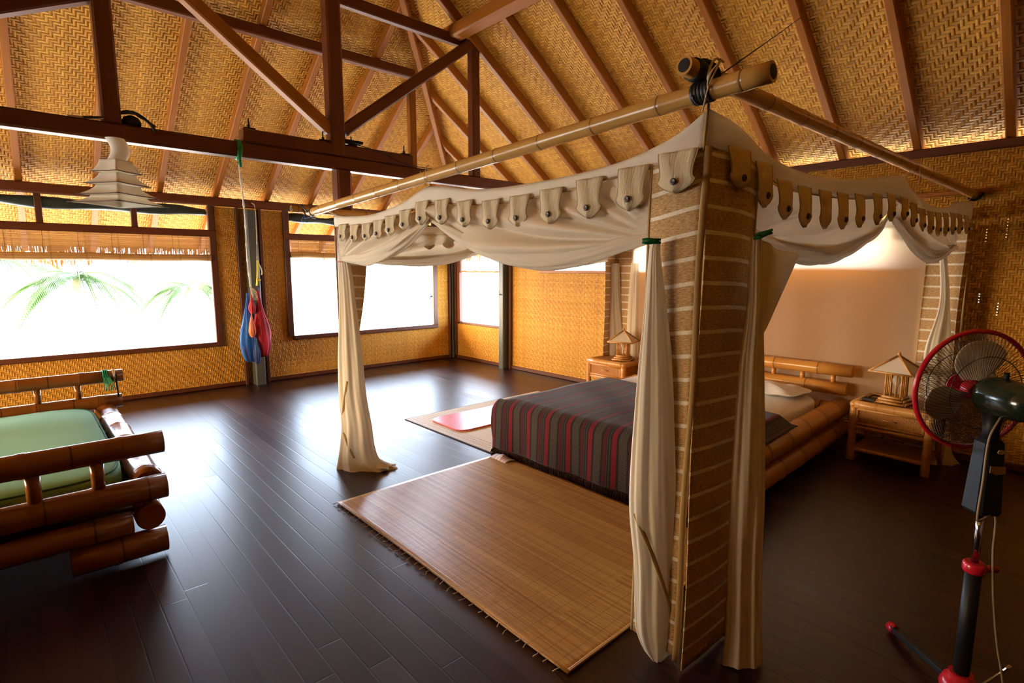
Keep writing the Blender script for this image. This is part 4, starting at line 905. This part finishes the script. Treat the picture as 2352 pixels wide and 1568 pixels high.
# =================================================================== STANDING FAN
FP = V((7.475, -3.237, 0)); RED = plain('red plastic', (.55, .012, .03), .25); DG = plain('dark green enamel', (.012, .022, .012), .16, .0, .8); CHR = plain('chrome tube', (.6, .6, .62), .12, 1.); OFFW = plain('off white blade plastic', (.62, .55, .42), .35); DGR = plain('dark grey wire', (.05, .045, .04), .3, .6)
fan = thing('standing_fan', FP, 'dark pedestal fan with a red cage ring and red collars at the right edge', 'fan')
for k, az in enumerate((133, 253, 13)):
    a = math.radians(az); d = V((math.cos(a), math.sin(a), 0)); m = MB(); m.bar(FP+d*.04+V((0, 0, .07)), FP+d*.37+V((0, 0, .028)), .035, .022); lg = m.build('leg', BLK, fan)
    m = MB(); m.tube([FP+d*.355+V((0, 0, .027)), FP+d*.395+V((0, 0, .024))], .02, 14); m.lathe([(.001, -.004), (.012, -.002), (.019, .006)], FP+d*.40+V((0, 0, .024)), -d, 14, False); m.build('foot_cap', RED, lg)
m = MB(); m.lathe([(.058, 0), (.060, .02), (.050, .045), (.038, .05), (.036, .07)], FP+V((0, 0, .055)), seg=24); m.build('base_collar', RED, fan)
m = MB(); m.tube(curve3([FP+V((.05, .0, .10)), FP+V((.09, .03, .15)), FP+V((.12, .04, .20))], 8), .005, 6); m.build('height_lever', CHR, fan)
m = MB(); m.lathe([(.024, .08), (.024, .53)], FP, seg=20); m.build('lower_tube', BLK, fan)
m = MB(); m.lathe([(.030, 0), (.033, .008), (.033, .03), (.028, .036)], FP+V((0, 0, .51)), seg=20); cl = m.build('height_collar', RED, fan)
m = MB(); m.tube([FP+V((.02, .01, .527)), FP+V((.055, .04, .527))], .012, 12); m.build('knob', RED, cl)
m = MB(); m.lathe([(.011, .54), (.011, .75)], FP, seg=16); m.build('chrome_tube', CHR, fan)
m = MB(); ex, ey = rt, V((-rt.y, rt.x, 0))
def rb(m, c, hx, hy, z0, z1, tp=.0):
    out = []
    for z, f in ((z0, .86), (z0+.012, 1), (z1-.012, 1-tp), (z1, .8-tp)):
        out.append([c + ex*x*hx*f + ey*y*hy*f + V((0, 0, z)) for x, y in ((-1, -.7), (-.7, -1), (.7, -1), (1, -.7), (1, .7), (.7, 1), (-.7, 1), (-1, .7))])
    i = len(m.v)
    for ring in out: m.v += [tuple(p) for p in ring]
    for k in range(3):
        for j in range(8): j2 = (j+1) % 8; m.face((i+k*8+j, i+k*8+j2, i+k*8+8+j2, i+k*8+8+j))
    m.face([i+7-j for j in range(8)]); m.face([i+24+j for j in range(8)])
rb(m, FP, .045, .04, .73, .99, .25); bx = m.build('control_box', BLK, fan)
YEL = plain('yellowed label', (.50, .33, .12), .6)
m = MB(); c = FP-ey*.043; m.prism([c+ex*x+V((0, 0, z)) for x, z in ((-.028, .885), (-.012, .880), (-.008, .878), (.024, .880), (.024, .905), (-.028, .908))], -ey, .002); m.build('label', YEL, bx)
m = MB(); c = FP-ey*.042; m.prism([c+ex*(.003+.012*math.cos(k*PI/6))+V((0, 0, .955+.008*math.sin(k*PI/6))) for k in range(12)], -ey, .002); m.build('button', YEL, bx)
m = MB(); m.lathe([(.026, .98), (.022, 1.02), (.03, 1.08)], FP, seg=16); m.build('neck', BLK, fan)
az = math.radians(139); FA = V((math.cos(az), math.sin(az), .02)).normalized()     # blowing direction
HC = FP+V((0, 0, 1.135)); CC = HC + FA*.085                                       # cage centre
m = MB(); m.lathe([(.002, -.105), (.035, -.10), (.052, -.085), (.060, -.05), (.064, .0), (.064, .05), (.058, .075), (.03, .085)], HC-FA*.050, FA, 32); mo = m.build('motor_housing', DG, fan)
m = MB(); m.tube([HC-FA*.03+V((0, 0, .055)), HC-FA*.03+V((0, 0, .085))], .008, 10); m.build('oscillation_knob', BLK, mo)
fa = FA.cross(V((0, 0, 1))).normalized(); fb = FA.cross(fa).normalized(); FR_ = .205
def ringpt(a, r, h): return CC + (fa*math.cos(a)+fb*math.sin(a))*r + FA*h
for h, w in ((0, .0085),):
    m = MB(); m.tube([ringpt(2*PI*k/96, FR_, h) for k in range(97)], 0, 10, False, ell=[(w, w*.9)]*97); m.build('cage_ring', RED, fan)
for nm, sgn in (('rear_grille', -1), ('front_grille', 1)):
    m = MB(); N_ = 84
    for k in range(N_):
        a = 2*PI*k/N_; pts = []
        for j in range(8):
            t = j/7; r = .05+(FR_-.05)*t; pts.append(ringpt(a+sgn*.55*(1-t), r, sgn*.058*(1-t**3)**.8))
        m.tube(pts, .0009, 4)
    for r, h in ((.05, .058), (.125, .050)): m.tube([ringpt(2*PI*k/48, r, sgn*h) for k in range(49)], .0016, 5, False)
    gr_ = m.build(nm, DGR, fan)
m = MB(); m.lathe([(.001, .012), (.03, .010), (.045, .003), (.046, -.002)], CC+FA*.058, FA, 24); m.build('badge', RED, gr_)
for k in range(3):
    a0 = 2*PI*k/3+.35
    def bf(u, v):
        r = .035+.140*u; wid = .35+.62*math.sin(PI*min(1, .25+u*.62)); a = a0+(v-.5)*wid*1.35+.35*u
        rr_ = r*(1-.10*(2*v-1)**2*u); return ringpt(a, rr_, .022*(1-2*v)*(1-.3*u))
    m = MB(); m.grid(bf, 16, 16, lambda u, v: (u, v)); m.build('blade', OFFW, fan, solid=.002)
m = MB(); m.lathe([(.03, -.02), (.034, .015), (.022, .032), (.001, .036)], CC, FA, 20); m.build('hub', RED, fan)
m = MB(); m.tube(curve3([HC-FA*.03+V((0, 0, -.06)), FP-ey*.03-ex*.03+V((0, 0, 1.0)), FP-ey*.05-ex*.052+V((0, 0, .86)), FP-ey*.05-ex*.055+V((0, 0, .72)), FP-ex*.03-ey*.04+V((0, 0, .72)), FP+ex*.02-ey*.03+V((0, 0, .735)), FP+ex*.03-ey*.03+V((0, 0, .60)), FP+ex*.045-ey*.04+V((0, 0, .42)), FP+ex*.085-ey*.05+V((0, 0, .20)), FP+ex*.13-ey*.08+V((0, 0, .03)), FP+ex*.3-ey*.1+V((0, 0, .006))], 70), .0035, 8); m.build('power_cord', plain('pale power cord', (.26, .20, .12), .5), fan)

# =================================================================== PENDANT LAMP
LP = V((3.08, -5.045, 0)); lampr = thing('pendant_lamp', (LP.x, LP.y, 2.40), 'tiered off-white cloth pendant lamp hanging from the tie beam at the upper left', 'lamp')
lrz = math.radians(38); lc, ls = math.cos(lrz), math.sin(lrz)
tiers = [(2.275, .065, 2.195, .098), (2.187, .070, 2.115, .128), (2.107, .088, 2.040, .158), (2.034, .112, 1.985, .195)]
def sq(hw, z, t): # point on square perimeter with outward-pointing corners
    q = (t*4) % 4; k = int(q); f = q-k; c = [(-1, -1), (1, -1), (1, 1), (-1, 1)]; a, b = c[k], c[(k+1) % 4]; x, y = a[0]+(b[0]-a[0])*f, a[1]+(b[1]-a[1])*f
    pinch = 1-.10*math.sin(PI*f); x *= hw*pinch; y *= hw*pinch; return V((LP.x+x*lc-y*ls, LP.y+x*ls+y*lc, z+.012*(0 if .02 < f < .98 else 0)))
for zt, wt, zb, wb in tiers:
    m = MB(); m.grid(lambda u, v: sq(wt+(wb-wt)*v**1.7, zt+(zb-zt)*v, u), 48, 8, lambda u, v: (u, v)); t_ = m.build('shade_tier', PAPER, lampr, solid=.0015)
    for w_, z_ in ((wb*1.03, zb),):
        m = MB(); m.tube([sq(w_, z_, k/48) for k in range(49)], .0032, 6, False); m.build('wire_rim', plain('dark brown wire', (.08, .03, .015), .6), t_)
m = MB(); m.grid(lambda u, v: V((LP.x, LP.y, 0)) + V((.05*math.cos(2*PI*u)*(1+.1*v), .055*math.sin(2*PI*u)+.03*math.sin(v*3), 2.27+.15*v)), 20, 8, lambda u, v: (u, v)); m.build('cloth_sleeve', PAPER, lampr)
m = MB(); m.tube([(TX+.062, LP.y, 2.43), (TX+.07, LP.y, 2.36), (LP.x, LP.y, 2.28)], .012, 8); m.build('support', WOOD_D, lampr)
WIRE = plain('black wire', (.015, .012, .01), .5)
kn = thing('wire_knot', (TX, -4.97, 2.53), 'bundle of dark wires and tan rope on the tie beam above the cloth lamp', 'wires')
m = MB(); m.lathe([(.001, 0), (.055, .0), (.06, .03), (.045, .06), (.012, .075)], (TX, -4.93, 2.526), seg=12); m.build('junction_box', BLK, kn)
for pts, r, mt_ in (([(3.08, -5.20, 2.53), (3.06, -5.05, 2.56), (3.05, -4.95, 2.62), (3.06, -4.86, 2.58), (3.08, -4.80, 2.535)], .009, WIRE), ([(3.07, -5.28, 2.528), (3.07, -5.1, 2.54), (3.04, -4.98, 2.60), (3.08, -4.90, 2.60)], .006, STRING), ([(3.06, -4.99, 2.6), (3.08, -4.92, 2.61), (3.085, -4.84, 2.56), (3.09, -4.80, 2.50)], .010, WIRE)):
    m = MB(); m.tube(curve3(pts, 20), r, 7); m.build('wire', mt_, kn)
m = MB(); m.tube([(TX+.02, -3.325, 2.40), (TX+.02, -3.325, 1.9), (TX+.02, -3.325, 1.2)], .006, 6)
tag(m.build('power_cable', plain('bright red cable', (.75, .02, .02), .4)), 'bright red cable running down the dark post under the tie beam', 'cable')
m = MB(); m.tube(curve3([(3.085, -3.62, 2.637), (3.05, -3.4, 2.65), (3.08, -3.25, 2.64), (3.085, -3.0, 2.60), (3.084, -2.80, 2.54), (3.08, -2.4, 2.532)], 24), .004, 6)
tag(m.build('power_cable', WIRE), 'thin dark cable running over the bolted splice beam', 'cable')

# =================================================================== HAMMOCK
hm = thing('rolled_hammock', (.34, -3.39, .9), 'bundled blue and red string hammock hanging before the grey wall post', 'hammock')
def hank(c, ztop, zbot, w, cols, name, n=46, seed=0, d=.07, lean=0.):
    rr = random.Random(seed); t = NT(name+' yarn'); x, y, _ = t.sep(); nz = t.noise(t.comb(t.mth('MULTIPLY', x, 3.), t.mth('MULTIPLY', y, 130.)), 1., 3); t.col(t.ramp(nz, [(.3, cols[0]), (.5, cols[1]), (.7, cols[2])])); t.rough(.7); t.bump(nz, .6, .005)
    m = MB(); NS = 28; pts = []; el = []
    for k in range(NS+1):
        s_ = k/NS; z = ztop+(zbot-ztop)*s_; prof = (math.sin(PI*min(1, s_*.90+.02)**1.7)*.92+.10)*(1 if s_ < .98 else .8); pts.append((c[0], c[1]+lean*s_, z)); el.append((w/2*prof, d*.6*prof))
    m.tube(pts, 0, 40, True, ell=el, upv=(0, 1, 0), rfun=lambda k, p: 1+.13*math.sin(9*p+k*.10+seed)+.08*math.sin(17*p-k*.12)+.05*math.sin(31*p+k*.4))
    return m.build(name, t.m, hm)
BLU = ((.01, .03, .16), (.01, .10, .48), (.02, .22, .75)); REDY = ((.16, .003, .012), (.42, .006, .022), (.60, .03, .06)); ORG = ((.65, .10, .03), (.8, .2, .06), (.15, .15, .5)); NAV = ((.01, .02, .07), (.01, .05, .2), (.02, .10, .4))
hank((.33, -3.47), 1.25, .355, .23, BLU, 'blue_hank', seed=1); hank((.37, -3.35), 1.27, .41, .205, REDY, 'red_hank', seed=2, lean=.02); hank((.38, -3.44), 1.22, .98, .07, REDY, 'red_hank', seed=6)
hank((.33, -3.33), 1.31, .85, .07, ((.06, .05, .35), (.12, .14, .55), (.3, .2, .5)), 'violet_hank', seed=3); hank((.42, -3.465), 1.0, .68, .075, ORG, 'orange_tassel', seed=4, d=.05); hank((.40, -3.42), .78, .33, .07, NAV, 'navy_hank', seed=5)
def cord(pts, name, mat, r=.006, parent=hm, knots=0):
    P = curve3(pts, 40); m = MB(); m.tube(P, [r*(1.8 if knots and k % (41//knots) == 4 else 1) for k in range(41)], 7); m.build(name, mat, parent)
cord([(3.06, -4.262, 2.38), (2.2, -3.99, 2.04), (1.2, -3.70, 1.65), (.38, -3.445, 1.33)], 'suspension_rope', STRING, .006, knots=6)
for k in range(6): cord([(.38, -3.445, 1.33), (.38, -3.44+.012*k, 1.26), (.385, -3.44+.016*k, 1.15)], 'fan_string', STRING, .0025)
cord([(.10, -3.285, 2.40), (.28, -3.30, 2.33), (.30, -3.31, 1.9), (.30, -3.32, 1.60)], 'suspension_rope', STRING, .0045, knots=5)
cord([(.30, -3.32, 1.64), (.31, -3.29, 1.58), (.31, -3.27, 1.50), (.31, -3.28, 1.47)], 'rope_end', STRING, .009)
YR_ = plain('bright yellow rope', (.80, .62, .01), .5)
cord([(.30, -3.315, 1.66), (.31, -3.325, 1.5), (.31, -3.345, 1.33)], 'yellow_rope', YR_, .011); cord([(.31, -3.345, 1.42), (.32, -3.31, 1.40), (.32, -3.29, 1.41)], 'yellow_rope', YR_, .007)
m = MB(); m.tube([(TX+.068*math.cos(a*PI/10), -4.262+.004*math.sin(a), 2.468+.068*math.sin(a*PI/10)) for a in range(21)], .012, 8, False); m.tube([(TX+.06*math.cos(a*PI/10)*1.1, -4.245, 2.468+.07*math.sin(a*PI/10)) for a in range(21)], .011, 8, False)
m.tube(curve3([(TX+.07, -4.262, 2.46), (TX+.075, -4.262, 2.38), (TX+.06, -4.255, 2.335), (TX+.045, -4.26, 2.37)], 12), .011, 8)
tag(m.build('green_rope', plain('bright green rope', (.0, .30, .11), .5)), 'bright green rope looped over the tie beam holding the hammock cord', 'rope')
for y in (-3.44, -3.36, -3.285):
    m = MB(); m.tube([(.09, y, 2.36), (.12, y, 2.37), (.13, y, 2.41), (.115, y, 2.44)], .005, 6); tag(m.build('wall_hook', STEEL), 'small dark hook on the left wall plate above the grey post', 'hook', 'hooks above the grey post')
m = MB(); m.tube([(.03, -.50, 1.09), (.06, -.50, 1.10), (.07, -.52, 1.15)], .008, 6); m.tube([(.06, -.50, 1.10), (.075, -.53, 1.08), (.07, -.54, 1.03)], .008, 6); m.lathe([(.016, 0), (.016, .02)], (.04, -.49, 1.09), (0, 1, 0), 10)
tag(m.build('window_latch', STEEL), 'dark latch on the right jamb of the window behind the canopy', 'latch')
m = MB(); m.tube([(1.33, -.13, 1.30), (1.37, -.14, 1.22), (1.40, -.15, 1.16)], .003, 5); m.tube([(1.38, -.15, 1.155), (1.44, -.155, 1.16)], .007, 6); m.tube([(1.42, -.13, 1.157), (1.42, -.16, 1.157)], .006, 6)
tag(m.build('cord_cleat', STEEL), 'small dark cleat with blind cord on the grey post by the corner', 'cleat')
